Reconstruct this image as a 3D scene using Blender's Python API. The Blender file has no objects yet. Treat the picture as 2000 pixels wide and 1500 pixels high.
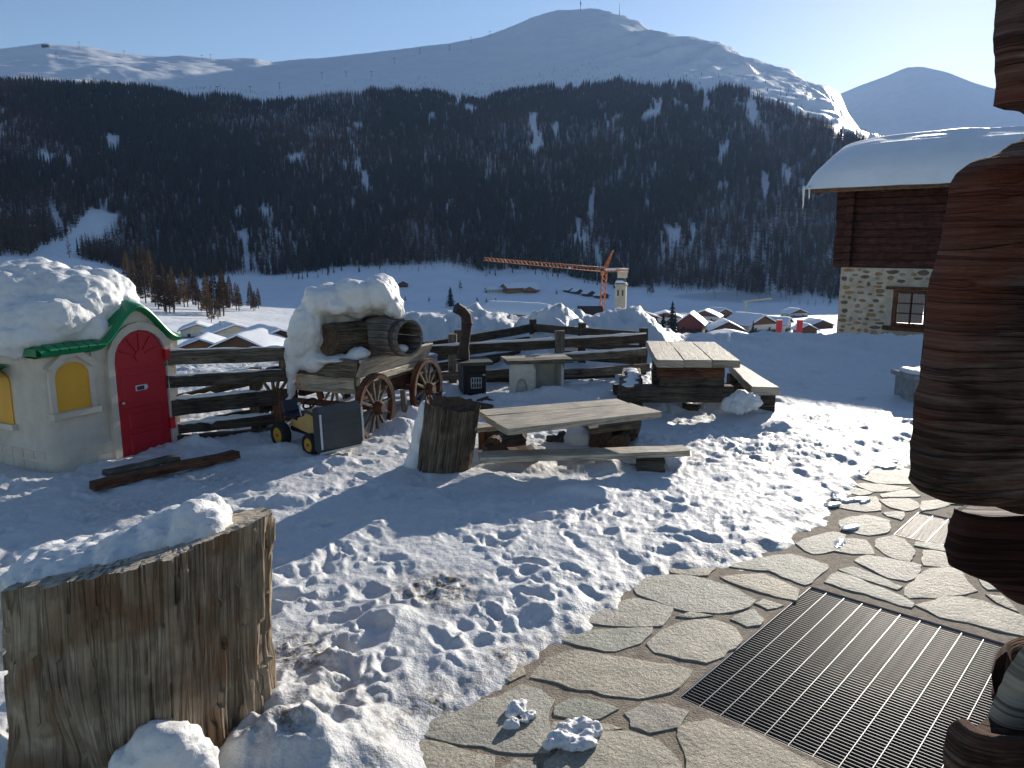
import bpy, bmesh, math, random
import numpy as np
from mathutils import Vector, Matrix
random.seed(7); RNG = np.random.default_rng(7)
SC = bpy.context.scene
COL = SC.collection
# ---------------------------------------------------------------- camera, sky, sun, exposure
FPX, PITCH, CAMH = 1500.0, math.radians(10.3), 2.0
cam = bpy.data.cameras.new('camera'); cam.sensor_width = 36.0; cam.lens = 36.0 * FPX / 2000.0
cam.clip_start = 0.05; cam.clip_end = 60000
camo = bpy.data.objects.new('camera', cam); COL.objects.link(camo)
camo.location = (0, 0, CAMH); camo.rotation_euler = (math.radians(90) - PITCH, 0, 0)
SC.camera = camo
SUN_AZ, SUN_EL = math.radians(29.0), math.radians(15.5)      # azimuth to the right of +Y
world = bpy.data.worlds.new('World'); SC.world = world; world.use_nodes = True
wn = world.node_tree; wn.nodes.clear()
sky = wn.nodes.new('ShaderNodeTexSky'); sky.sky_type = 'NISHITA'; sky.sun_disc = False
sky.sun_elevation = SUN_EL; sky.sun_rotation = SUN_AZ
sky.altitude = 1900; sky.air_density = 1.0; sky.dust_density = 0.5; sky.ozone_density = 1.6
bg = wn.nodes.new('ShaderNodeBackground'); bg.inputs[1].default_value = 0.09
wo = wn.nodes.new('ShaderNodeOutputWorld')
wn.links.new(sky.outputs[0], bg.inputs[0]); wn.links.new(bg.outputs[0], wo.inputs[0])
sl = bpy.data.lights.new('sun', 'SUN'); sl.energy = 5.0; sl.angle = math.radians(0.53); sl.color = (1.0, 0.92, 0.80)
slo = bpy.data.objects.new('sun', sl); COL.objects.link(slo)
SUND = Vector((math.sin(SUN_AZ) * math.cos(SUN_EL), math.cos(SUN_AZ) * math.cos(SUN_EL), math.sin(SUN_EL)))
slo.rotation_euler = SUND.to_track_quat('Z', 'Y').to_euler(); slo.location = (30, 60, 60)
vs = SC.view_settings; vs.view_transform = 'Standard'; vs.look = 'None'; vs.gamma = 1; vs.use_curve_mapping = False
vs.exposure = 0.52
SC.render.engine = 'CYCLES'; SC.cycles.use_denoising = True; SC.cycles.max_bounces = 6
SC.cycles.diffuse_bounces = 3; SC.cycles.glossy_bounces = 2; SC.cycles.volume_bounces = 0
SC.cycles.sample_clamp_indirect = 4.0
SC.cycles.use_adaptive_sampling = True; SC.cycles.adaptive_threshold = 0.02

# ---------------------------------------------------------------- pixels of the photograph -> directions / points
CP, SP = math.cos(PITCH), math.sin(PITCH)
def ray(x, y):
    u = (x - 1000.0) / FPX; v = (750.0 - y) / FPX
    return Vector((u, CP + v * SP, -SP + v * CP))
def G(x, y, z=0.05):                       # where the pixel meets the level z
    d = ray(x, y); t = (z - CAMH) / d.z
    return Vector((d.x * t, d.y * t, z))
def W(x, y, Y):                            # point on the pixel's ray at forward distance Y
    d = ray(x, y); t = Y / d.y
    return Vector((d.x * t, Y, CAMH + d.z * t))
def azel(x, y):
    d = ray(x, y); return math.atan2(d.x, d.y), d.z / math.hypot(d.x, d.y)

# ---------------------------------------------------------------- numpy noise
def _hash(ix, iy, iz, seed):
    h = (ix.astype(np.int64) * 374761393 + iy.astype(np.int64) * 668265263 + iz.astype(np.int64) * 2147483647 + seed * 974711) & 0xffffffff
    h = ((h ^ (h >> 13)) * 1274126177) & 0xffffffff
    h = (h ^ (h >> 16)) & 0xffffffff
    h = (h * 2246822519) & 0xffffffff
    h = h ^ (h >> 15)
    return (h & 0xffff) / 32767.5 - 1.0
def vnoise(x, y, z=None, seed=0):
    x = np.asarray(x, float); y = np.asarray(y, float)
    z = np.zeros_like(x) if z is None else np.asarray(z, float)
    x0, y0, z0 = np.floor(x), np.floor(y), np.floor(z)
    fx, fy, fz = x - x0, y - y0, z - z0
    fx = fx * fx * fx * (fx * (fx * 6 - 15) + 10); fy = fy * fy * fy * (fy * (fy * 6 - 15) + 10); fz = fz * fz * fz * (fz * (fz * 6 - 15) + 10)
    two = bool(np.any(fz))
    def lay(zz):
        a = _hash(x0, y0, zz, seed); b = _hash(x0 + 1, y0, zz, seed); c = _hash(x0, y0 + 1, zz, seed); d = _hash(x0 + 1, y0 + 1, zz, seed)
        return (a * (1 - fx) + b * fx) * (1 - fy) + (c * (1 - fx) + d * fx) * fy
    r = lay(z0)
    return r * (1 - fz) + lay(z0 + 1) * fz if two else r
def fbm(x, y, z=None, octv=4, seed=0, gain=0.5, lac=2.03):
    r = 0; a = 1.0; s = 0
    for k in range(octv):
        r = r + a * vnoise(x, y, z, seed + 17 * k); s += a
        x = x * lac + 11.3; y = y * lac + 5.7; z = None if z is None else z * lac + 3.1; a *= gain
    return r / s
def ridged(x, y, octv=4, seed=0):
    r = 0; a = 1.0; s = 0
    for k in range(octv):
        r = r + a * (1 - 2 * np.abs(vnoise(x, y, None, seed + 13 * k))); s += a
        x = x * 2.1 + 3.3; y = y * 2.1 + 7.9; a *= 0.5
    return r / s

# ---------------------------------------------------------------- materials
MATS = {}
def newmat(name):
    m = bpy.data.materials.new(name); m.use_nodes = True
    nt = m.node_tree; p = nt.nodes['Principled BSDF']; MATS[name] = m
    return m, nt, p
def nd(nt, t, **kw):
    n = nt.nodes.new(t)
    for k, v in kw.items():
        setattr(n, k, v)
    return n
def noise_node(nt, vec, scale, detail=5, rough=0.6, dist=0.0):
    n = nd(nt, 'ShaderNodeTexNoise'); n.inputs['Scale'].default_value = scale; n.inputs['Detail'].default_value = detail
    n.inputs['Roughness'].default_value = rough; n.inputs['Distortion'].default_value = dist
    if vec is not None: nt.links.new(vec, n.inputs['Vector'])
    return n
def ramp(nt, fac, stops):
    r = nd(nt, 'ShaderNodeValToRGB'); el = r.color_ramp.elements
    while len(el) < len(stops): el.new(0.5)
    for e, (p, c) in zip(el, stops):
        e.position = p; e.color = (*c, 1) if len(c) == 3 else c
    nt.links.new(fac, r.inputs[0]); return r
def mixc(nt, fac, a, b, mode='MIX'):
    m = nd(nt, 'ShaderNodeMix', data_type='RGBA', blend_type=mode)
    if isinstance(fac, (int, float)): m.inputs[0].default_value = fac
    else: nt.links.new(fac, m.inputs[0])
    for s, v in ((6, a), (7, b)):
        if isinstance(v, tuple): m.inputs[s].default_value = (*v, 1) if len(v) == 3 else v
        else: nt.links.new(v, m.inputs[s])
    return m.outputs[2]
def bump(nt, p, height, strength, dist):
    b = nd(nt, 'ShaderNodeBump'); b.inputs['Strength'].default_value = strength; b.inputs['Distance'].default_value = dist
    nt.links.new(height, b.inputs['Height']); nt.links.new(b.outputs[0], p.inputs['Normal']); return b
def wood(name, dark, mid, light, fx=95, fy=3.0, bs=0.8, bd=0.006, rough=0.8, blotch=0.5, stain=None, crack=0.8, sts=3.1, bls=5.0):
    m, nt, p = newmat(name)
    uv = nd(nt, 'ShaderNodeTexCoord').outputs['UV']
    mp = nd(nt, 'ShaderNodeMapping'); mp.inputs['Scale'].default_value = (fx, fy, 1); nt.links.new(uv, mp.inputs[0])
    n = noise_node(nt, mp.outputs[0], 1.0, 7, 0.68, 0.35)
    r = ramp(nt, n.outputs[0], [(0.28, dark), (0.48, mid), (0.74, light)])
    mp2 = nd(nt, 'ShaderNodeMapping'); mp2.inputs['Scale'].default_value = (fx * 0.42, fy * 0.45, 1); nt.links.new(uv, mp2.inputs[0])
    nc = noise_node(nt, mp2.outputs[0], 1.0, 3, 0.5, 0.6); rc_ = ramp(nt, nc.outputs[0], [(0.455, (1, 1, 1)), (0.49, (0.22, 0.2, 0.18)), (0.51, (0.22, 0.2, 0.18)), (0.545, (1, 1, 1))])
    n2 = noise_node(nt, uv, bls, 4, 0.6, 0.4)
    r2 = ramp(nt, n2.outputs[0], [(0.33, (1 - blotch,) * 3), (0.62, (1.0,) * 3)])
    c = mixc(nt, 1.0, r.outputs[0], r2.outputs[0], 'MULTIPLY')
    c = mixc(nt, crack, c, rc_.outputs[0], 'MULTIPLY')
    if stain:
        n3 = noise_node(nt, uv, sts, 3, 0.55, 0.8)
        r3 = ramp(nt, n3.outputs[0], [(0.5, (0, 0, 0)), (0.68, (1, 1, 1))])
        c = mixc(nt, r3.outputs[0], c, mixc(nt, 0.75, c, stain), 'MIX')
    oi = nd(nt, 'ShaderNodeObjectInfo'); hs = nd(nt, 'ShaderNodeHueSaturation')
    mr = nd(nt, 'ShaderNodeMapRange'); mr.inputs[3].default_value = 0.78; mr.inputs[4].default_value = 1.15
    nt.links.new(oi.outputs['Random'], mr.inputs[0]); nt.links.new(mr.outputs[0], hs.inputs['Value']); nt.links.new(c, hs.inputs['Color'])
    nt.links.new(hs.outputs[0], p.inputs['Base Color']); p.inputs['Roughness'].default_value = rough
    p.inputs['Specular IOR Level'].default_value = 0.25
    hsum = nd(nt, 'ShaderNodeMath', operation='MULTIPLY_ADD'); sv = nd(nt, 'ShaderNodeSeparateColor'); nt.links.new(rc_.outputs[0], sv.inputs[0])
    nt.links.new(sv.outputs[0], hsum.inputs[0]); hsum.inputs[1].default_value = 0.6; nt.links.new(n.outputs[0], hsum.inputs[2])
    bump(nt, p, hsum.outputs[0], bs, bd)
    return m
def plain(name, col, rough=0.6, metal=0.0, var=0.15, scale=8.0, bs=0.0, bscale=60, spec=0.4, coords='Object'):
    m, nt, p = newmat(name)
    co = nd(nt, 'ShaderNodeTexCoord').outputs[coords]
    n = noise_node(nt, co, scale, 5, 0.65)
    r = ramp(nt, n.outputs[0], [(0.3, tuple(c * (1 - var) for c in col)), (0.65, tuple(min(1, c * (1 + var * 0.4)) for c in col))])
    nt.links.new(r.outputs[0], p.inputs['Base Color']); p.inputs['Roughness'].default_value = rough; p.inputs['Metallic'].default_value = metal
    p.inputs['Specular IOR Level'].default_value = spec
    if bs:
        b = noise_node(nt, co, bscale, 5, 0.6); bump(nt, p, b.outputs[0], bs, 0.01)
    return m
def snowmat(name, s1, s2, d1, d2, col=(0.84, 0.86, 0.89), dirt=False, rough=0.55):
    m, nt, p = newmat(name)
    g = nd(nt, 'ShaderNodeNewGeometry').outputs['Position']
    n1 = noise_node(nt, g, s1, 6, 0.62); n2 = noise_node(nt, g, s2, 4, 0.6)
    b1 = nd(nt, 'ShaderNodeBump'); b1.inputs['Strength'].default_value = 0.7; b1.inputs['Distance'].default_value = d1
    b2 = nd(nt, 'ShaderNodeBump'); b2.inputs['Strength'].default_value = 0.7; b2.inputs['Distance'].default_value = d2
    nt.links.new(n1.outputs[0], b1.inputs['Height']); nt.links.new(n2.outputs[0], b2.inputs['Height'])
    nt.links.new(b1.outputs[0], b2.inputs['Normal']); nt.links.new(b2.outputs[0], p.inputs['Normal'])
    r = ramp(nt, n1.outputs[0], [(0.3, tuple(c * 0.93 for c in col)), (0.6, col)])
    c = r.outputs[0]
    if dirt:
        at = nd(nt, 'ShaderNodeAttribute', attribute_name='dirt')
        nz = noise_node(nt, g, 26, 6, 0.75); rz = ramp(nt, nz.outputs[0], [(0.42, (0, 0, 0)), (0.58, (1, 1, 1))])
        mu = nd(nt, 'ShaderNodeMath', operation='MULTIPLY'); nt.links.new(at.outputs['Fac'], mu.inputs[0]); nt.links.new(rz.outputs[0], mu.inputs[1])
        c = mixc(nt, mu.outputs[0], c, (0.10, 0.065, 0.035))
    nt.links.new(c, p.inputs['Base Color']); p.inputs['Roughness'].default_value = rough
    p.inputs['Specular IOR Level'].default_value = 0.35
    return m
SNOW = snowmat('snow_ground', 16, 90, 0.022, 0.006, col=(0.665, 0.67, 0.675), dirt=True)
SNOWCAP = snowmat('snow_lump', 14, 90, 0.012, 0.004, col=(0.76, 0.76, 0.755))
SNOWFAR = snowmat('snow_far', 0.02, 0.15, 4.0, 0.8)
SNOWROOF = snowmat('snow_roof', 1.5, 12, 0.02, 0.006)
GREYWOOD = wood('weathered_wood', (0.07, 0.058, 0.045), (0.20, 0.165, 0.125), (0.36, 0.31, 0.24))
PALEWOOD = wood('pale_wood', (0.30, 0.245, 0.175), (0.52, 0.445, 0.34), (0.68, 0.60, 0.48), blotch=0.25, rough=0.6, crack=0.6)
DARKWOOD = wood('dark_fence_wood', (0.035, 0.027, 0.02), (0.10, 0.078, 0.058), (0.20, 0.165, 0.125))
STUMPW = wood('old_stump_wood', (0.17, 0.13, 0.09), (0.37, 0.295, 0.21), (0.56, 0.47, 0.35), fx=85, fy=2.2, bs=1.0, bd=0.012, stain=(0.19, 0.10, 0.05), blotch=0.5, crack=0.5)
BARKW = wood('rough_log_wood', (0.035, 0.027, 0.02), (0.14, 0.105, 0.075), (0.33, 0.27, 0.2), fx=110, fy=3, bs=1.0, bd=0.012)
REDWOOD = wood('red_brown_log_wood', (0.02, 0.009, 0.008), (0.075, 0.026, 0.02), (0.16, 0.075, 0.055), fx=60, fy=1.6, bs=0.9, bd=0.008, blotch=0.6)
NEARLOG = wood('near_log_wood', (0.06, 0.035, 0.028), (0.24, 0.125, 0.088), (0.46, 0.37, 0.29), fx=140, fy=10, bs=1.0, bd=0.014, rough=0.95, blotch=0.66, stain=(0.25, 0.06, 0.03), crack=0.55, sts=7.0, bls=11.0)
RUSTWOOD = wood('rusty_brown_wood', (0.04, 0.015, 0.01), (0.15, 0.06, 0.03), (0.27, 0.14, 0.08))
ENDGRAIN = plain('log_end_grain', (0.12, 0.075, 0.045), 0.9, var=0.6, scale=30, bs=0.8, bscale=80)

# ---------------------------------------------------------------- mesh collector
class MB:
    def __init__(s): s.v = []; s.f = []; s.uv = []; s.sm = []; s.mi = []
    def add(s, verts, faces, uvs=None, smooth=False, mi=0):
        o = len(s.v); s.v += [tuple(p) for p in verts]
        for k, f in enumerate(faces):
            s.f.append([o + i for i in f]); s.uv.append(uvs[k] if uvs else [(0.0, 0.0)] * len(f)); s.sm.append(smooth); s.mi.append(mi)
        return s
    def frame(s, p0, p1, up=(0, 0, 1)):
        p0 = Vector(p0); p1 = Vector(p1); a = (p1 - p0); L = a.length; a.normalize(); up = Vector(up)
        if abs(a.dot(up)) > 0.98: up = Vector((0, 1, 0)) if abs(a.y) < 0.9 else Vector((1, 0, 0))
        side = a.cross(up).normalized(); up = side.cross(a).normalized()
        return p0, a, L, side, up
    def plank(s, p0, p1, w, t, up=(0, 0, 1), jit=0.0, nseg=1, ch=0.12, w1=None, t1=None, mi=0, smooth=False):
        """chamfered plank from p0 to p1; w across (side), t along up"""
        p0, a, L, sd, u = s.frame(p0, p1, up); c = min(w, t) * ch; ou, ov = random.random() * 9, random.random() * 9
        vs_, n = [], 8
        for k in range(nseg + 1):
            q = k / nseg; ww = (w + ((w1 if w1 is not None else w) - w) * q) / 2; tt = (t + ((t1 if t1 is not None else t) - t) * q) / 2
            prof = [(-ww + c, -tt), (ww - c, -tt), (ww, -tt + c), (ww, tt - c), (ww - c, tt), (-ww + c, tt), (-ww, tt - c), (-ww, -tt + c)]
            base = p0 + a * (L * q)
            jx, jz = random.uniform(-jit, jit), random.uniform(-jit, jit)
            for (x, z) in prof:
                vs_.append(base + sd * (x + jx * 0.7 + random.uniform(-jit, jit) * 0.5) + u * (z + jz * 0.7 + random.uniform(-jit, jit) * 0.5) + a * (random.uniform(-jit, jit) if k in (0, nseg) else 0))
        per = [0, w, w + c, w + t, w + t + c, 2 * w + t, 2 * w + t + c, 2 * w + 2 * t, 2 * w + 2 * t + c]
        fs, uv = [], []
        for k in range(nseg):
            for j in range(n):
                j2 = (j + 1) % n
                fs.append([k * n + j, k * n + j2, (k + 1) * n + j2, (k + 1) * n + j])
                v0, v1 = ov + L * k / nseg, ov + L * (k + 1) / nseg
                uv.append([(ou + per[j], v0), (ou + per[j + 1], v0), (ou + per[j + 1], v1), (ou + per[j], v1)])
        fs.append(list(range(n))[::-1]); uv.append([(ou + j * 0.03, ov + 0.4) for j in range(n)])
        fs.append([nseg * n + j for j in range(n)]); uv.append([(ou + j * 0.03, ov + 0.9) for j in range(n)])
        return s.add(vs_, fs, uv, smooth, mi)
    def box(s, c, size, rz=0.0, mi=0, ch=0.06):
        c = Vector(c); d = Vector((math.cos(rz), math.sin(rz), 0)) * size[0] / 2
        return s.plank(c - d, c + d, size[1], size[2], ch=ch, mi=mi)
    def tube(s, pts, rad, n=10, cap=True, jit=0.0, smooth=True, mi=0, capmi=None):
        pts = [Vector(p) for p in pts]; rad = rad if isinstance(rad, (list, tuple)) else [rad] * len(pts)
        vs_, fs, uv = [], [], []; ou, ov = random.random() * 9, random.random() * 9; d = 0
        ref = None; ds = []
        for k, p in enumerate(pts):
            t = (pts[min(k + 1, len(pts) - 1)] - pts[max(k - 1, 0)]).normalized()
            if ref is None:
                ref = Vector((0, 0, 1)) if abs(t.z) < 0.9 else Vector((1, 0, 0))
            x = t.cross(ref).normalized(); ref = x.cross(t).normalized()
            for j in range(n):
                an = 2 * math.pi * j / n; r = rad[k] * (1 + random.uniform(-jit, jit))
                vs_.append(p + x * math.cos(an) * r + ref * math.sin(an) * r)
            ds.append(d); d += (pts[min(k + 1, len(pts) - 1)] - p).length
        for k in range(len(pts) - 1):
            c = 2 * math.pi * max(rad[k], 1e-3)
            for j in range(n):
                j2 = (j + 1) % n
                fs.append([k * n + j, k * n + j2, (k + 1) * n + j2, (k + 1) * n + j])
                uv.append([(ou + c * j / n, ov + ds[k]), (ou + c * (j + 1) / n, ov + ds[k]), (ou + c * (j + 1) / n, ov + ds[k + 1]), (ou + c * j / n, ov + ds[k + 1])])
        s.add(vs_, fs, uv, smooth, mi)
        if cap:
            o = len(s.v) - len(vs_); m = mi if capmi is None else capmi
            for ring, rev in ((0, True), (len(pts) - 1, False)):
                idx = [o + ring * n + j for j in range(n)]
                s.f.append(idx[::-1] if rev else idx); s.uv.append([(ou + 0.02 * j, ov) for j in range(n)]); s.sm.append(False); s.mi.append(m)
        return s
    def prism(s, poly, z0, z1, M=None, mi=0, smooth=False, inset=0.0, drop=0.0):
        """closed polygon (x,y) pulled from z0 to z1 (z1 top); optional bevelled top"""
        P = [Vector((p[0], p[1], 0)) for p in poly]; n = len(P)
        ar = sum(P[i].x * P[(i + 1) % n].y - P[(i + 1) % n].x * P[i].y for i in range(n))
        if ar < 0: P.reverse()
        cx = sum((p for p in P), Vector()) / n
        rings = [(0, z0)] + ([(0, z1 - drop), (inset, z1)] if inset else [(0, z1)])
        vs_ = []
        for ins, z in rings:
            for p in P:
                q = p + (cx - p).normalized() * ins if ins else p
                vs_.append(Vector((q.x, q.y, z)))
        fs = []
        for k in range(len(rings) - 1):
            for j in range(n):
                fs.append([k * n + j, k * n + (j + 1) % n, (k + 1) * n + (j + 1) % n, (k + 1) * n + j])
        fs.append(list(range(n))[::-1]); fs.append([(len(rings) - 1) * n + j for j in range(n)])
        if M is not None: vs_ = [M @ v for v in vs_]
        uv = [[(vs_[i][0] * 1.0 + vs_[i][1] * 0.3, vs_[i][2]) for i in f] for f in fs]
        return s.add(vs_, fs, uv, smooth, mi)
    def grid(s, P, nu, nv, smooth=True, mi=0, flip=False, cu=False, uvs=None):
        """P: flat list nu*nv of points, row-major v outer"""
        fs, uv = [], []
        for j in range(nv - 1):
            for i in range(nu if cu else nu - 1):
                i2 = (i + 1) % nu
                f = [j * nu + i, j * nu + i2, (j + 1) * nu + i2, (j + 1) * nu + i]
                u = [uvs[k] for k in f] if uvs else [(i * .1, j * .1)] * 4
                if cu and i2 == 0 and uvs:
                    du = uvs[f[0]][0] + (uvs[1][0] - uvs[0][0]); u[1] = (du, u[1][1]); u[2] = (du, u[2][1])
                if flip: f = f[::-1]; u = u[::-1]
                fs.append(f); uv.append(u)
        return s.add(P, fs, uv, smooth, mi)
    def build(s, name, mat, parent=None, M=None):
        me = bpy.data.meshes.new(name); me.from_pydata(s.v, [], s.f)
        ul = me.uv_layers.new(name='UVMap')
        flat = np.array([c for f in s.uv for p in f for c in p], dtype=np.float32); ul.data.foreach_set('uv', flat)
        for m in (mat if isinstance(mat, (list, tuple)) else [mat]): me.materials.append(m)
        me.polygons.foreach_set('use_smooth', s.sm); me.polygons.foreach_set('material_index', s.mi)
        me.update()
        o = bpy.data.objects.new(name, me); COL.objects.link(o)
        if parent: o.parent = parent
        if M is not None: o.matrix_local = M
        return o
def tag(o, label=None, cat=None, group=None, kind=None):
    if label: o['label'] = label
    if cat: o['category'] = cat
    if group: o['group'] = group
    if kind: o['kind'] = kind
    return o
ORD = ['first', 'second', 'third', 'fourth', 'fifth', 'sixth', 'seventh', 'eighth', 'ninth', 'tenth', 'eleventh', 'twelfth', 'thirteenth', 'fourteenth', 'fifteenth', 'sixteenth', 'seventeenth', 'eighteenth']
def thing(name, label, cat, M=None, group=None):
    o = bpy.data.objects.new(name, None); COL.objects.link(o); o.empty_display_size = 0.2
    if M is not None: o.matrix_world = M
    return tag(o, label, cat, group)
def frameM(origin, xdir, up=(0, 0, 1)):
    x = Vector(xdir).normalized(); z = Vector(up); y = z.cross(x).normalized(); z = x.cross(y).normalized()
    M = Matrix((x, y, z)).transposed().to_4x4(); M.translation = Vector(origin); return M
def copy_tree(o, parent=None):
    c = o.copy(); COL.objects.link(c); c.parent = parent
    for ch in list(o.children): copy_tree(ch, c)
    return c
def np_mesh(name, V, Fq, mat, smooth=True, attrs=None, parent=None):
    me = bpy.data.meshes.new(name)
    me.vertices.add(len(V)); me.vertices.foreach_set('co', np.asarray(V, np.float32).ravel())
    k = Fq.shape[1]; me.loops.add(Fq.size); me.loops.foreach_set('vertex_index', Fq.astype(np.int32).ravel())
    me.polygons.add(len(Fq)); me.polygons.foreach_set('loop_start', np.arange(0, Fq.size, k, dtype=np.int32))
    try: me.polygons.foreach_set('loop_total', np.full(len(Fq), k, np.int32))
    except Exception: pass
    me.update(calc_edges=True); me.validate()
    me.polygons.foreach_set('use_smooth', np.full(len(me.polygons), smooth))
    for nm, a in (attrs or {}).items():
        at = me.attributes.new(nm, 'FLOAT', 'POINT'); at.data.foreach_set('value', np.asarray(a, np.float32))
    me.materials.append(mat); o = bpy.data.objects.new(name, me); COL.objects.link(o)
    if parent: o.parent = parent
    return o
def remeshed(name, mb, mat, voxel, noise=(), smooth_it=2, parent=None, keep_uv=False):
    """fuse overlapping solids into one skin, soften it and roughen it with 3-D noise [(scale, amp), ...]"""
    me = bpy.data.meshes.new('tmp'); me.from_pydata(mb.v, [], mb.f); me.update()
    o = bpy.data.objects.new('tmp', me); COL.objects.link(o)
    md = o.modifiers.new('r', 'REMESH'); md.mode = 'VOXEL'; md.voxel_size = voxel; md.use_smooth_shade = True
    if smooth_it:
        ms = o.modifiers.new('s', 'SMOOTH'); ms.iterations = smooth_it; ms.factor = 0.5
    dg = bpy.context.evaluated_depsgraph_get(); ev = o.evaluated_get(dg); m2 = bpy.data.meshes.new_from_object(ev)
    bpy.data.objects.remove(o); bpy.data.meshes.remove(me)
    n = len(m2.vertices); co = np.empty(n * 3, np.float32); m2.vertices.foreach_get('co', co); co = co.reshape(-1, 3).astype(float)
    nr = np.empty(n * 3, np.float32); m2.vertex_normals.foreach_get('vector', nr) if hasattr(m2, 'vertex_normals') else m2.vertices.foreach_get('normal', nr)
    nr = nr.reshape(-1, 3)
    for k, (sc_, am) in enumerate(noise):
        co = co + nr * (am * fbm(co[:, 0] * sc_ + 31, co[:, 1] * sc_ + 7, co[:, 2] * sc_ + 3, 3, seed=40 + k))[:, None]
    m2.vertices.foreach_set('co', co.astype(np.float32).ravel()); m2.name = name
    m2.materials.clear(); m2.materials.append(mat); m2.polygons.foreach_set('use_smooth', np.full(len(m2.polygons), True)); m2.update()
    ob = bpy.data.objects.new(name, m2); COL.objects.link(ob)
    if parent: ob.parent = parent
    return ob
def ball(mb, c, r, n=14, rot=0.0):
    """ellipsoid, radii r=(a,b,c)"""
    c = Vector(c); P = []; m = n // 2 + 2
    for j in range(m):
        ph = math.pi * (j + 0.02) / (m - 0.96)
        for i in range(n):
            th = 2 * math.pi * i / n
            x, y, z = r[0] * math.sin(ph) * math.cos(th), r[1] * math.sin(ph) * math.sin(th), r[2] * math.cos(ph)
            P.append(c + Vector((x * math.cos(rot) - y * math.sin(rot), x * math.sin(rot) + y * math.cos(rot), z)))
    o = len(mb.v); mb.grid(P, n, m, cu=True, flip=True)
    mb.f += [[o + i for i in range(n)], [o + (m - 1) * n + i for i in range(n)][::-1]]
    for _ in range(2): mb.uv.append([(0, 0)] * n); mb.sm.append(True); mb.mi.append(0)
# ================================================================= TERRAIN
def prof(pts):
    a = np.array([azel(x, y) for x, y in pts]); i = np.argsort(a[:, 0]); return a[i, 0], a[i, 1]
def P_(az, pr): return np.interp(az, pr[0], pr[1])
Y420 = prof([(-900, 590), (0, 602), (300, 612), (500, 622), (700, 628), (1000, 634), (1500, 642), (2800, 650)])
Y720 = prof([(-900, 520), (0, 520), (150, 530), (250, 552), (400, 572), (550, 582), (800, 590), (1000, 594), (1300, 606), (1650, 614), (2800, 620)])
YBASE = prof([(-900, 440), (0, 455), (100, 460), (250, 515), (380, 532), (520, 533), (620, 528), (760, 520), (870, 512), (950, 532), (1050, 524), (1200, 548), (1330, 562), (1450, 574), (1650, 584), (2000, 590), (2800, 590)])
YTREE = prof([(-900, 160), (0, 168), (150, 167), (330, 177), (420, 187), (520, 200), (600, 192), (700, 180), (760, 176), (900, 187), (1000, 182), (1100, 174), (1200, 170), (1300, 174), (1400, 190), (1480, 207), (1560, 232), (1650, 270), (1800, 330), (2000, 380), (2800, 420)])
YRIDGE = prof([(-900, 79), (-300, 109), (0, 93), (90, 79), (170, 86), (280, 106), (370, 106), (425, 110), (500, 107), (530, 115), (620, 111), (720, 101), (800, 89), (880, 79), (940, 65), (1000, 44), (1040, 25), (1090, 10), (1150, 6), (1190, 12), (1220, 25), (1260, 47), (1310, 61), (1400, 85), (1440, 103), (1500, 130), (1560, 146), (1615, 167), (1640, 189), (1658, 229), (1700, 287), (1800, 319), (2000, 369), (2800, 407)])
RR_AZ = prof([(-900, 300), (0, 300), (600, 300), (1100, 300), (1640, 300), (2800, 300)])[0]
RRV = np.array([3700, 3700, 3500, 3200, 2750, 2300.])
RT_AZ = prof([(1000, 300), (1250, 300), (1500, 300), (1650, 300), (2800, 300)])[0]; RTV = np.array([2000, 1900, 1600, 1450, 1400.]); RBV = np.array([1000, 960, 880, 820, 800.])
def r_tree(az): return np.interp(az, RT_AZ, RTV)
def r_base(az): return np.interp(az, RT_AZ, RBV)
def base_profile(az, r):
    """smooth ground height for azimuth az (rad, array) and horizontal range r (array)"""
    az = np.asarray(az, float); r = np.asarray(r, float)
    flat = np.interp(az, [-0.7, -0.30, -0.12, 0.05, 0.25, 0.36, 0.7], [15, 14.5, 15, 15.5, 15.8, 16.2, 17])
    z420 = CAMH + 420 * P_(az, Y420); z720 = CAMH + 720 * P_(az, Y720); rbs = r_base(az); rts = r_tree(az); zb = CAMH + rbs * P_(az, YBASE)
    zt = CAMH + rts * P_(az, YTREE); rr = np.interp(az, RR_AZ, RRV); zr = CAMH + rr * P_(az, YRIDGE)
    zr = np.maximum(zr, zt + 30)
    K = [(flat * 0, 0 * r), (flat, -0.01 + 0 * r), (flat + 14, -3.2 + 0 * r), (200 + 0 * r, -25 + 0 * r), (420 + 0 * r, z420), (720 + 0 * r, z720), (rbs, zb), (rts, zt), (rr, zr), (rr + 900, zr - 420), (rr + 6000, zr - 900)]
    z = np.zeros_like(r)
    for (ra, za), (rb, zb_) in zip(K[:-1], K[1:]):
        q = np.clip((r - ra) / (rb - ra), 0, 1); m = (r >= ra)
        z = np.where(m, za + (zb_ - za) * q, z)
    return z, rr
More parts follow.
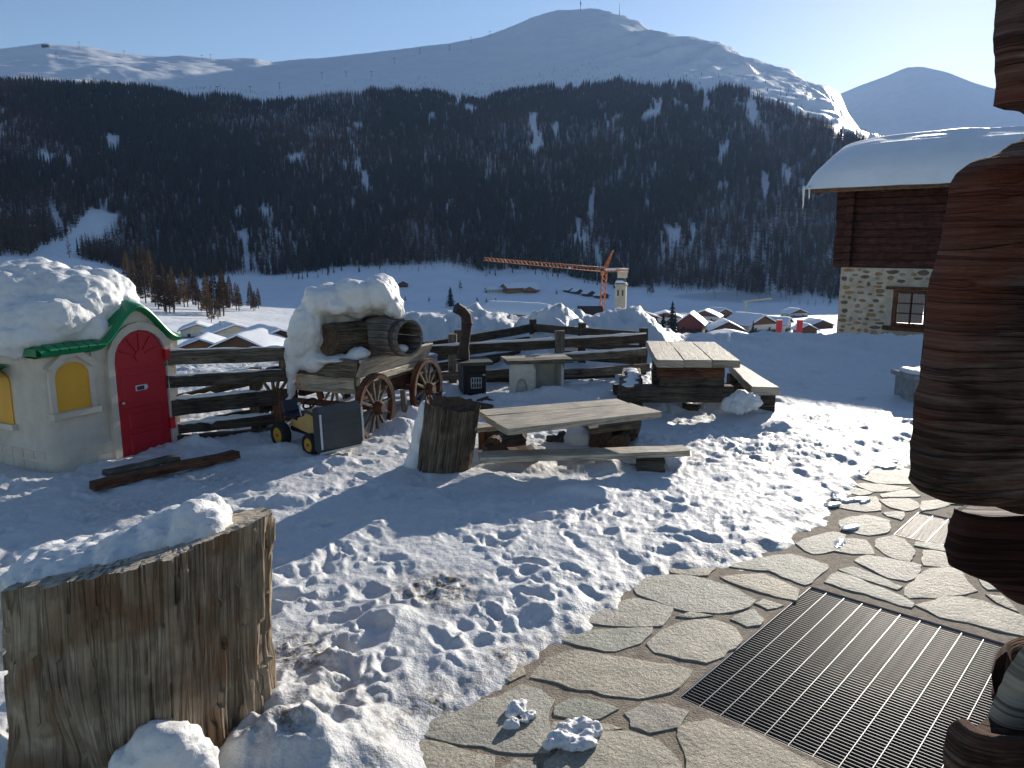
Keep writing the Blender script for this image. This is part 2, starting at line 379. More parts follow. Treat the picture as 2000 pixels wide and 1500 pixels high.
def terrain_z(x, y):
    r = np.hypot(x, y); az = np.arctan2(x, y)
    z = 0
    for k in (-1, 0, 1):                                   # soften the knees of the profile
        zz, rr = base_profile(az, r * (1 + 0.035 * k * np.clip((r - 60) / 400, 0, 1))); z = z + zz * (0.25 if k else 0.5)
    rel = np.clip((r - 900) / 700, 0, 1); mid = np.clip((r - 150) / 300, 0, 1)
    z = z + mid * 1.6 * fbm(x / 60, y / 60, None, 4, 3)
    q = np.clip((rr - r) / 500, 0.0, 1)                    # keep the skyline calm
    z = z + rel * q * 26 * fbm(x / 330, y / 330, None, 5, 5)
    up = np.clip((r - r_tree(az) + 60) / 400, 0, 1); right = np.clip((az - 0.06) / 0.10, 0, 1)
    gx = x * 0.80 - y * 0.60; gy = x * 0.6 + y * 0.8
    z = z + up * (5 + 34 * right) * (0.28 + 0.72 * q) * ridged(gx / 110, gy / 700, 4, 9)
    left = np.clip((-az - 0.33) / 0.1, 0, 1)
    z = z + up * left * 22 * (0.3 + 0.7 * q) * fbm(x / 260, y / 420, None, 4, 12)
    return z
def polar_sheet(name, az, rs, zf, mat, attrs=None, keep=None):
    A, R = np.meshgrid(az, rs); X = R * np.sin(A); Y = R * np.cos(A); Z = zf(X, Y)
    n, m = len(az), len(rs); idx = np.arange(n * m).reshape(m, n)
    F = np.stack([idx[:-1, :-1], idx[:-1, 1:], idx[1:, 1:], idx[1:, :-1]], -1).reshape(-1, 4)[:, ::-1]
    V = np.stack([X, Y, Z], -1).reshape(-1, 3)
    if keep is not None:
        kv = keep(V[:, 0], V[:, 1]); F = F[kv[F].any(1)]
    return np_mesh(name, V, F, mat, True, {k: f(V[:, 0], V[:, 1]) for k, f in (attrs or {}).items()})
azs = np.concatenate([np.linspace(-1.25, -0.70, 28)[:-1], np.linspace(-0.70, 0.70, 470), np.linspace(0.70, 1.25, 28)[1:]])
rs = np.concatenate([np.geomspace(34, 900, 110)[:-1], np.linspace(900, 3900, 230), np.linspace(3950, 9500, 26)])
terr = polar_sheet('mountainside', azs, rs, lambda x, y: terrain_z(x, y) - 0.25 * np.clip((60 - np.hypot(x, y)) / 20, 0, 1), SNOWFAR)
tag(terr, 'snowy valley floor rising to a long white mountain ridge', kind='structure')
# the second, farther mountain at the right
FAR = prof([(1300, 260), (1560, 225), (1630, 187), (1680, 166), (1730, 148), (1770, 131), (1800, 129), (1850, 140), (1900, 160), (1940, 172), (2000, 168), (2200, 190), (2600, 230), (3000, 250)])
def far_z(x, y):
    r = np.hypot(x, y); az = np.arctan2(x, y); zr = CAMH + 6400 * P_(az, FAR)
    q = np.clip((r - 4300) / 2100, 0, 1); b = np.clip((r - 6400) / 2600, 0, 1)
    e = np.clip((az - 0.20) / 0.16, 0, 1)
    return (-200 + (zr + 200) * q ** 1.1 - 900 * b) * e - 300 * (1 - e) + 55 * fbm(x / 600, y / 600, None, 5, 21) * np.clip((6400 - r) / 900, 0, 1) * e
farm = polar_sheet('far_mountain', np.linspace(0.20, 1.25, 200), np.concatenate([np.linspace(4300, 6600, 60), np.linspace(6700, 9000, 12)]), far_z, SNOWFAR)
tag(farm, 'pale distant snow peak behind the right shoulder', kind='structure')
def hit(px, py, r0=40.0, r1=4000.0):
    d = ray(px, py); h = math.hypot(d.x, d.y); rs_ = np.geomspace(r0, r1, 3000)
    X = rs_ * d.x / h; Y = rs_ * d.y / h; Z = CAMH + rs_ * d.z / h
    T = terrain_z(X, Y); b = np.nonzero(Z <= T)[0]; k = b[0] if len(b) else -1
    return Vector((float(X[k]), float(Y[k]), float(T[k])))
def tz(x, y): return float(terrain_z(np.array([x]), np.array([y]))[0])

# ================================================================= YARD (trodden snow and paving bed)
SNOW_EDGE = [(735, 1620), (752, 1500), (766, 1446), (812, 1394), (868, 1354), (930, 1346), (975, 1322), (998, 1287), (1050, 1260), (1092, 1250), (1122, 1238), (1172, 1197), (1235, 1160), (1262, 1140), (1302, 1112), (1390, 1098), (1490, 1076), (1565, 1036), (1618, 1000), (1650, 957), (1690, 921), (1760, 888), (1830, 862), (2050, 800)]
EDGE = np.array([G(x, y, 0.0)[:2] for x, y in SNOW_EDGE])
def edge_dist(x, y):
    """signed distance to the paving edge: positive on the snow side"""
    best = np.full(x.shape, 1e9); sg = np.ones(x.shape)
    for a, b in zip(EDGE[:-1], EDGE[1:]):
        ab = b - a; t = np.clip(((x - a[0]) * ab[0] + (y - a[1]) * ab[1]) / (ab @ ab), 0, 1)
        dx = x - a[0] - t * ab[0]; dy = y - a[1] - t * ab[1]; d = np.hypot(dx, dy)
        cr = ab[0] * (y - a[1]) - ab[1] * (x - a[0])
        m = d < best; best = np.where(m, d, best); sg = np.where(m, np.sign(cr), sg)
    return best * sg
HEAPS = []      # (x, y, rx, ry, rot, height)
def heap(px, py, rx, ry, h, rot=0.0, z=0.05):
    g = G(px, py, z); HEAPS.append((g.x, g.y, rx, ry, rot, h))
def heapY(px, Y, rx, ry, h, rot=0.0):
    HEAPS.append((W(px, 600, Y).x, Y, rx, ry, rot, h))
# ploughed bank behind the fence and on to the house
for px, Y, rx, ry, h, rot in [(560, 14.4, 1.2, .8, .06, 0), (660, 14.2, 1.2, .9, .34, 0), (760, 14.2, 1.5, 1.0, .52, 0), (840, 14.4, 1.5, 1.1, .74, 0), (900, 14.6, 1.3, 1.1, .80, 0), (960, 14.2, 1.4, 1.1, .74, 0), (1020, 14.2, 1.1, 1.0, .66, 0),
                              (1085, 14.0, .9, 1.2, .92, 0), (1125, 14.4, .8, 1.1, .78, 0), (1165, 14.0, .8, 1.0, .52, 0), (1215, 14.3, 1.2, 1.2, .80, 0), (1285, 14.6, 1.0, 1.0, .34, 0), (1340, 14.8, 1.0, .8, .26, 0), (1400, 15.0, 1.0, .7, .24, 0), (1385, 13.8, 1.4, .7, .20, 0),
                              (1465, 15.0, 1.2, .7, .22, 0), (1530, 15.2, 1.2, .7, .28, 0), (1600, 15.0, 1.2, .7, .26, .1), (1690, 14.8, 2.0, 1.0, .27, .1), (1800, 14.6, 2.4, 1.2, .30, .1), (1950, 14.6, 3, 1.3, .35, .1), (1500, 14.2, 1.6, .6, .16, 0), (1610, 14.0, 1.4, .6, .18, 0),
                              (400, 12.2, 1.0, .6, .10, 0), (350, 11.4, .9, .5, .14, 0), (510, 11.6, .9, .5, .12, 0)]:
    heapY(px, Y, rx, ry, h, rot)
# lumps lying about in the yard
for px, py, rx, ry, h in [(400, 1010, .35, .12, .10), (520, 985, .3, .1, .06), (1130, 965, .28, .14, .07), (1180, 915, .25, .15, .10), (960, 935, .3, .2, .06), (1420, 800, .45, .3, .16), (1455, 770, .25, .2, .22), (1340, 800, .5, .2, .1), (1300, 805, .3, .15, .1), (1245, 800, .3, .2, .1),
                          (1530, 838, .16, .12, .10), (1000, 782, .7, .18, .12), (1080, 778, .5, .2, .17), (1150, 772, .5, .2, .1), (960, 792, .4, .15, .06), (560, 880, .3, .15, .06), (780, 840, .25, .15, .12), (800, 820, .2, .12, .16), (640, 905, .35, .12, .06), (385, 872, .25, .12, .10),
                          (60, 945, .5, .2, .06), (590, 1480, .32, .22, .22), (660, 1440, .25, .18, .10), (540, 1420, .25, .2, .14), (720, 1480, .2, .15, .07), (600, 1340, .15, .1, .05), (760, 1215, .12, .12, .05), (650, 1300, .14, .1, .05), (1010, 915, .25, .18, .08), (1290, 905, .2, .12, .07)]:
    heap(px, py, rx, ry, h)
def yard_z(x, y):
    r = np.hypot(x, y); az = np.arctan2(x, y)
    z0, _ = base_profile(az, r)
    d = edge_dist(x, y) + 0.10 * fbm(x * 4, y * 4, None, 4, 31) + np.interp(r, [3, 4.2], [0, 0.25]) * fbm(x * 1.9, y * 1.9, None, 4, 33)
    s = np.clip(d / 0.30, -1.0, 1.0); thick = np.where(s > 0, 0.024 + 0.045 * s, 0.024 + 0.07 * s)
    thick = np.where((d > -0.5) & (d < 1.2), thick + 0.016 * fbm(x * 9, y * 9, None, 3, 35) * np.clip(1 - np.abs(d) / 1.2, 0, 1), thick)
    on = np.clip(d / 0.5, 0, 1)
    wx = x + 0.06 * vnoise(x * 5, y * 5, None, 77); wy = y + 0.06 * vnoise(x * 5, y * 5, None, 78)
    lump = 0.045 * np.clip(fbm(wx * 6.5, wy * 6.5, None, 4, 47) - 0.24, 0, 1) - 0.035 * np.clip(-fbm(wx * 5, wy * 5, None, 3, 48) - 0.28, 0, 1)
    tread = 0.030 * fbm(wx * 1.3, wy * 1.3, None, 2, 41) + 0.008 * vnoise(wx * 4.2, wy * 4.2, None, 42) + 0.008 * vnoise(wx * 10, wy * 10, None, 43) + 0.0065 * vnoise(wx * 23, wy * 23, None, 44) + 0.004 * vnoise(x * 51, y * 51, None, 45) + lump
    calm = 0.45 + 0.55 * np.clip(0.5 + 1.3 * fbm(x * 0.6, y * 0.6, None, 2, 46), 0, 1)
    rough_ = np.interp(r, [2.5, 4.0, 6.0, 9.0], [0.38, 0.55, 1.1, 1.6]); chunk = 0.013 * np.clip(0.35 - np.abs(vnoise(wx * 7, wy * 7, None, 84)), 0, 1) * np.interp(r, [3, 5], [0, 1])
    z = z0 + thick + on * (tread * rough_ + chunk) * calm * 0.9 * np.clip((60 - r) / 30, 0.3, 1)
    wob = 1 + 0.35 * fbm(x * 1.7, y * 1.7, None, 4, 50)
    hh = np.zeros_like(x)
    for hx, hy, rx, ry, ro, h in HEAPS:
        dx, dy = x - hx, y - hy; c, s_ = math.cos(ro), math.sin(ro)
        q = ((dx * c + dy * s_) / rx) ** 2 + ((-dx * s_ + dy * c) / ry) ** 2
        m = q < 6
        if m.any(): hh[m] = np.maximum(hh[m], h * np.exp(-1.1 * q[m] * wob[m] ** 2))
    big = np.clip(hh / 0.5, 0, 1)
    z = z + 0.88 * hh * (1 + 0.25 * fbm(x * 3, y * 3, None, 3, 52)) + big * (0.09 * ridged(x * 1.3, y * 1.3, 4, 55) * np.clip(hh, 0, 1) + 0.05 * fbm(x * 6, y * 6, None, 3, 56))
    return z
PRINTS = []
for k in range(900):                       # boot prints and small pits
    az_ = random.uniform(-0.62, 0.55); r_ = 2.2 * math.exp(random.random() * 1.75)
    PRINTS.append((r_ * math.sin(az_), r_ * math.cos(az_), random.uniform(.035, .075), random.uniform(.05, .15), random.uniform(0, 3.14), random.uniform(.010, .030)))
yaz = np.linspace(-0.86, 0.80, 860); yrs = np.concatenate([np.geomspace(1.35, 13.0, 480), np.geomspace(13.06, 46, 150)])
A_, R_ = np.meshgrid(yaz, yrs); X_ = R_ * np.sin(A_); Y_ = R_ * np.cos(A_); Z_ = yard_z(X_.ravel(), Y_.ravel()).reshape(X_.shape)
ED_ = edge_dist(X_.ravel(), Y_.ravel()).reshape(X_.shape)
for (hx, hy, a, b, ro, dep) in PRINTS:
    r0 = math.hypot(hx, hy); z0 = math.atan2(hx, hy); i0, i1 = np.searchsorted(yrs, [r0 - .3, r0 + .3]); j0, j1 = np.searchsorted(yaz, [z0 - .3 / r0, z0 + .3 / r0])
    dx = X_[i0:i1, j0:j1] - hx; dy = Y_[i0:i1, j0:j1] - hy; c, s_ = math.cos(ro), math.sin(ro)
    if dx.size == 0: continue
    q = np.sqrt(((dx * c + dy * s_) / a) ** 2 + ((-dx * s_ + dy * c) / b) ** 2)
    on = np.clip(ED_[i0:i1, j0:j1] / 0.25, 0, 1); q = q * (1 + 0.45 * vnoise(X_[i0:i1, j0:j1] * 14, Y_[i0:i1, j0:j1] * 14, None, 83))
    Z_[i0:i1, j0:j1] += on * dep * (-np.clip(1.25 - q, 0, 1) + 0.28 * np.exp(-((q - 1.5) / 0.35) ** 2))
Z_ = np.where((ED_ > 0.12) & (R_ < 14), np.maximum(Z_, 0.012 + 0.012 * np.clip((ED_ - .12) / .3, 0, 1) + 0.1 * np.clip(Z_, -.1, 0)), Z_)
V_ = np.stack([X_, Y_, Z_], -1).reshape(-1, 3); idx = np.arange(len(V_)).reshape(X_.shape)
F_ = np.stack([idx[:-1, :-1], idx[:-1, 1:], idx[1:, 1:], idx[1:, :-1]], -1).reshape(-1, 4)[:, ::-1]
ef = ED_.ravel()[F_].max(1); F_ = F_[ef > -0.42]
DIRT = [(845, 1160, .22, 1.0), (870, 1150, .15, .8), (570, 1275, .16, 1.2), (600, 1300, .12, .8), (560, 1480, .12, .8), (1350, 895, .12, .8), (1480, 900, .2, .35), (700, 1370, .25, .35), (430, 935, .3, .45), (240, 1000, .35, .4), (1260, 265, .1, 0), (620, 1385, .2, .4), (1000, 1275, .10, .9), (1240, 1160, .08, .9), (860, 1365, .08, .9), (1300, 870, .3, .3), (1590, 900, .5, .3)]
dirt = np.zeros(len(V_))
for px, py, rad, am in DIRT:
    g = G(px, py); dirt += am * np.exp(-((V_[:, 0] - g.x) ** 2 + (V_[:, 1] - g.y) ** 2) / (rad * rad))
dirt += 0.55 * np.exp(-np.abs(ED_.ravel() - 0.02) / 0.05) + 0.12 * np.clip(fbm(V_[:, 0] * 1.2, V_[:, 1] * 1.2, None, 3, 71), 0, 1)
yard = np_mesh('snowy_yard', V_, F_, SNOW, True, {'dirt': np.clip(dirt, 0, 1)})
tag(yard, 'trodden snow of the farm yard with boot prints and ploughed banks', kind='structure')
def snow_at(x, y):
    r = math.hypot(x, y); a = math.atan2(x, y); i = int(np.clip(np.searchsorted(yrs, r), 0, len(yrs) - 1)); j = int(np.clip(np.searchsorted(yaz, a), 0, len(yaz) - 1))
    return float(Z_[i, j])

# ================================================================= FOREST
TRUNK = plain('tree_trunk', (0.075, 0.055, 0.042), 0.9, var=0.3, scale=2)
def treemat(name, c1, c2):
    m, nt, p = newmat(name)
    oi = nd(nt, 'ShaderNodeObjectInfo'); g = nd(nt, 'ShaderNodeNewGeometry').outputs['Position']
    n = noise_node(nt, g, 0.9, 3, 0.6); ad = nd(nt, 'ShaderNodeMath', operation='ADD'); ad.use_clamp = True
    mu = nd(nt, 'ShaderNodeMath', operation='MULTIPLY_ADD'); mu.inputs[1].default_value = 0.9; mu.inputs[2].default_value = -0.45
    nt.links.new(oi.outputs['Random'], mu.inputs[0]); nt.links.new(n.outputs[0], ad.inputs[0]); nt.links.new(mu.outputs[0], ad.inputs[1])
    r = ramp(nt, ad.outputs[0], [(0.15, c1), (0.9, c2)]); nt.links.new(r.outputs[0], p.inputs['Base Color'])
    p.inputs['Roughness'].default_value = 0.9; p.inputs['Specular IOR Level'].default_value = 0.1
    return m
SPRUCE = treemat('spruce_needles', (0.016, 0.022, 0.02), (0.045, 0.06, 0.045))
LARCH = treemat('bare_larch_twigs', (0.055, 0.036, 0.026), (0.14, 0.09, 0.058))
LARCH2 = treemat('brown_larch_twigs', (0.10, 0.06, 0.03), (0.20, 0.12, 0.055))
def spruce_crown(mb, h, r, tiers, n, base=0.08, rnd=random):
    for t in range(tiers):
        q = t / (tiers - 1); z1 = h * (base + (1 - base) * (q + 1.35 / tiers)); z0 = h * (base + (1 - base) * q) - h * 0.02
        rr = r * (1 - q) ** 0.85 + r * 0.05; a0 = rnd.random() * 6
        z1 = min(z1, h); P = [Vector((0, 0, z1))]; m = n * 2
        for j in range(m):
            an = a0 + 2 * math.pi * j / m; k = (1.0 if j % 2 else 0.5) * rnd.uniform(0.75, 1.15)
            P.append(Vector((rr * k * math.cos(an), rr * k * math.sin(an), z0 + (0.0 if j % 2 else h * 0.03) + rnd.uniform(-.01, .01) * h)))
        mb.add(P, [[0, 1 + j, 1 + (j + 1) % m] for j in range(m)])
def larch_crown(mb, h, r, nb, base=0.18, rnd=random, wid=0.07):
    for b in range(nb):
        q = rnd.random() ** 0.8; z = h * (base + (1 - base) * q); rr = r * (1 - q) ** 0.7 * rnd.uniform(0.55, 1.1) + r * 0.06
        an = rnd.random() * 6.283; d = Vector((math.cos(an), math.sin(an), 0)); s_ = Vector((-d.y, d.x, 0)); w = rr * wid * rnd.uniform(1.2, 3.0) + 0.0025 * h
        up = rr * rnd.uniform(-0.25, 0.35); a = Vector((0, 0, z)); e = d * rr + Vector((0, 0, z + up)); m = d * rr * 0.55 + Vector((0, 0, z + up * 0.3))
        mb.add([a, m + s_ * w + Vector((0, 0, w * .6)), e, m - s_ * w - Vector((0, 0, w * .6))], [[0, 1, 2, 3]])
        m2 = d * rr * 0.7 + Vector((0, 0, z + up * 0.5)); mb.add([m2 - d * w * 2, m2 + Vector((0, 0, w * 1.5)) + s_ * w, m2 + d * w * 2, m2 - Vector((0, 0, w * 2.0))], [[0, 1, 2, 3]])
def proto(kind, seed):
    rnd = random.Random(seed); mb = MB()
    if kind == 's': spruce_crown(mb, 1.0, 0.14, 8, 6, rnd=rnd); m = SPRUCE
    else: larch_crown(mb, 1.0, 0.14, 56, 0.14, rnd, 0.035); mb.v = [(x, y, z) for x, y, z in mb.v]; m = LARCH
    mb.tube([(0, 0, -0.05), (0, 0, 0.85)], [0.016, 0.004], 4, cap=False, mi=1)
    me = mb.build('forest_tree_shape', [m, TRUNK]); COL.objects.unlink(me); return me
def forest(name, label, pts, sc, pr):
    me = bpy.data.meshes.new(name); me.from_pydata([tuple(p) for p in pts], [], [])
    at = me.attributes.new('sc', 'FLOAT', 'POINT'); at.data.foreach_set('value', np.asarray(sc, np.float32))
    o = bpy.data.objects.new(name, me); COL.objects.link(o); tag(o, label, 'forest', kind='stuff')
    g = bpy.data.node_groups.new(name, 'GeometryNodeTree')
    g.interface.new_socket('Geometry', in_out='INPUT', socket_type='NodeSocketGeometry'); g.interface.new_socket('Geometry', in_out='OUTPUT', socket_type='NodeSocketGeometry')
    gi = g.nodes.new('NodeGroupInput'); go = g.nodes.new('NodeGroupOutput'); ip = g.nodes.new('GeometryNodeInstanceOnPoints'); ob = g.nodes.new('GeometryNodeObjectInfo')
    ob.inputs['Object'].default_value = pr; ob.inputs['As Instance'].default_value = True
    na = g.nodes.new('GeometryNodeInputNamedAttribute'); na.data_type = 'FLOAT'; na.inputs['Name'].default_value = 'sc'
    rv = g.nodes.new('FunctionNodeRandomValue'); rv.data_type = 'FLOAT_VECTOR'; rv.inputs[0].default_value = (-.03, -.03, 0); rv.inputs[1].default_value = (.03, .03, 6.28)
    L = g.links.new; L(gi.outputs[0], ip.inputs['Points']); L(ob.outputs['Geometry'], ip.inputs['Instance']); L(na.outputs[0], ip.inputs['Scale']); L(rv.outputs[0], ip.inputs['Rotation']); L(ip.outputs[0], go.inputs[0])
    md = o.modifiers.new('trees', 'NODES'); md.node_group = g
    return o
NF = 175000
fa = RNG.uniform(-0.66, 0.56, NF); fr = np.sqrt(RNG.uniform(700 ** 2, 2450 ** 2, NF)); fx_, fy_ = fr * np.sin(fa), fr * np.cos(fa)
edge_n = fbm(fa * 14, fr / 300, None, 4, 61)
fscale = r_tree(fa) / 2000; lo = r_base(fa) - 30 + 45 * edge_n; lo = lo + np.interp(fa, [-.66, -.52, -.49, -.40, -.33, -.2, .5], [-200, -180, -150, -130, 0, 0, 0])
hi = r_tree(fa) + 70 * fbm(fa * 30, fr * 0, None, 3, 63) + np.interp(fa, [-.66, -.50, -.48, -.3, .2, .4, .5], [0, 0, 0, 0, 0, 40, 250])
pn = fbm(fa * 30, fr / 150, None, 5, 65) + 0.8 * fbm(fa * 110, fr / 110, None, 3, 66)
ok = (fr > lo) & (fr < hi) & (pn > -0.56 + 0.30 * RNG.random(NF) - 0.15)
clear = (np.abs(fa + 0.545 - (fr - 760) * 0.00018) < 0.016) & (fr < 1150); ok &= ~clear
spx = (fr >= hi) & (fr < hi + 330) & (RNG.random(NF) < 0.05 * np.exp(-(fr - hi) / 140)); spx |= (fr < lo) & (fr > lo - 60) & (RNG.random(NF) < 0.05) & (fa > -0.35)
sel = ok | spx; fa, fr, fx_, fy_, sm_ = fa[sel], fr[sel], fx_[sel], fy_[sel], spx[sel]
fz_ = terrain_z(fx_, fy_); hgt = RNG.uniform(12, 23, len(fa)) * np.where(sm_, 0.45, 1.0) * np.interp(fr, [900, 1900, 2100], [1.05, 0.9, 0.65])
lar = fbm(fa * 9, fr / 300, None, 3, 68) + RNG.normal(0, 0.35, len(fa)) + np.interp(fr, [1000, 1500], [0.28, -0.12])
var = RNG.random(len(fa)) < 0.5
for nm, lb, m, k, sd in [('spruce_forest', 'dark spruce forest covering the steep mountainside', (lar < 0) & var, 's', 1), ('spruce_forest', 'dark spruce forest covering the steep mountainside', (lar < 0) & ~var, 's', 2),
                         ('larch_forest', 'bare brown larch wood mixed into the dark mountainside', (lar >= 0) & var, 'l', 3), ('larch_forest', 'bare brown larch wood mixed into the dark mountainside', (lar >= 0) & ~var, 'l', 4)]:
    forest(nm, lb, np.stack([fx_[m], fy_[m], fz_[m]], -1), hgt[m], proto(k, sd))
# larches that stand apart on the slope below the forest, left of the middle
TREES = [(250, 490, 562), (275, 472, 572), (297, 486, 577), (322, 512, 608), (340, 520, 610), (310, 525, 603), (360, 530, 600), (377, 520, 595), (405, 532, 618), (420, 526, 615), (437, 522, 612), (450, 538, 600), (462, 552, 606), (490, 549, 604), (505, 562, 603), (413, 583, 630), (352, 545, 592), (285, 520, 592), (388, 545, 605), (430, 548, 612), (332, 540, 612), (265, 505, 585)]
TREES += [(px + random.randint(-14, 14), yt + random.randint(2, 18), yb + random.randint(-8, 6)) for px, yt, yb in TREES[:18]]
protos = []
for sd in range(4):
    rnd = random.Random(90 + sd); t = bpy.data.objects.new('larch_tree', None); COL.objects.link(t)
    mb = MB(); larch_crown(mb, 1.0, 0.17, 620, 0.14, rnd, 0.018); mb.build('crown', LARCH2 if sd % 2 == 0 else LARCH, t)
    mb = MB(); mb.tube([(0, 0, -0.03), (0.004, 0, 0.3), (0, 0.004, 0.7), (0, 0, 0.98)], [0.016, 0.012, 0.006, 0.002], 6); mb.build('trunk', TRUNK, t); protos.append(t)
used = set()
for k, (px, yt, yb) in enumerate(TREES):
    p = hit(px, yb, 250); top = W(px, yt, p.y); h = max(10, top.z - p.z); s = k % 4
    o = protos[s] if s not in used else copy_tree(protos[s]); used.add(s)
    o.location = p; o.scale = (h * 1.15, h * 1.15, h); o.rotation_euler = (0, 0, random.random() * 6)
    tag(o, 'tall bare larch tree on the snowy slope left of the village', 'tree', 'larches on the slope')
def lone_tree(name, label, px, yt, yb, kind, rad=0.2, group=None, r0=150):
    p = hit(px, yb, r0); h = W(px, yt, p.y).z - p.z; t = thing(name, label, 'tree', Matrix.Translation(p), group); mb = MB(); rnd = random.Random(px)
    if kind == 's': spruce_crown(mb, h, h * rad, 14, 11, 0.05, rnd); mb.build('crown', SPRUCE, t)
    else: larch_crown(mb, h, h * rad, 160, 0.12, rnd, 0.03); mb.build('crown', LARCH, t)
    mb = MB(); mb.tube([(0, 0, -0.5), (0, 0, h * 0.95)], [h * 0.018, h * 0.004], 6); mb.build('trunk', TRUNK, t); return t
lone_tree('pine_tree', 'bushy snow-dusted pine standing alone above the stove pipe', 880, 560, 600, 's', 0.32)
lone_tree('bare_tree', 'small bare tree beside the large wooden lodge', 899, 546, 566, 'l', 0.25)
lone_tree('larch_pair', 'dark larch clump alone on the field right of the church tower', 1271, 547, 576, 'l', 0.3)
for kf, (px, yb) in enumerate([(792, 588), (838, 590), (932, 590), (950, 592), (968, 592), (1087, 576)]):
    lone_tree('field_bush', ORD[kf] + ' tiny bare tree from the left along the field track', px, yb - 11, yb, 'l', 0.3, 'little trees along the field track')
# ================================================================= PAVING
def stonemat(name, c1, c2, c3):
    m, nt, p = newmat(name)
    g = nd(nt, 'ShaderNodeNewGeometry').outputs['Position']; oi = nd(nt, 'ShaderNodeObjectInfo')
    n = noise_node(nt, g, 85, 6, 0.75); n2 = noise_node(nt, g, 5, 4, 0.6, 0.5)
    r = ramp(nt, n.outputs[0], [(0.3, c1), (0.5, c2), (0.72, c3)])
    r2 = ramp(nt, n2.outputs[0], [(0.35, (0.72, 0.70, 0.66)), (0.6, (1.05, 1.0, 0.95))])
    c = mixc(nt, 1.0, r.outputs[0], r2.outputs[0], 'MULTIPLY')
    tint = ramp(nt, oi.outputs['Random'], [(0.0, (0.78, 0.86, 0.80)), (0.4, (1.0, 1.0, 0.98)), (0.7, (1.0, 0.93, 0.80)), (1.0, (0.82, 0.80, 0.78))])
    c = mixc(nt, 1.0, c, tint.outputs[0], 'MULTIPLY')
    nt.links.new(c, p.inputs['Base Color']); p.inputs['Roughness'].default_value = 0.62; p.inputs['Specular IOR Level'].default_value = 0.4
    bb = noise_node(nt, g, 40, 6, 0.72); bump(nt, p, bb.outputs[0], 1.0, 0.018)
    return m
PAVE = stonemat('paving_stone', (0.21, 0.20, 0.175), (0.44, 0.425, 0.375), (0.64, 0.62, 0.56))
MORTAR = plain('mortar_joint', (0.30, 0.24, 0.175), 0.85, var=0.5, scale=18, bs=1.0, bscale=90)
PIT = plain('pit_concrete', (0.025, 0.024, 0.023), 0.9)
STEEL = plain('galvanised_steel', (0.26, 0.26, 0.26), 0.42, metal=0.45, var=0.2, scale=30)
STEELD = plain('dull_steel', (0.11, 0.11, 0.11), 0.45, metal=0.25, var=0.3, scale=30)
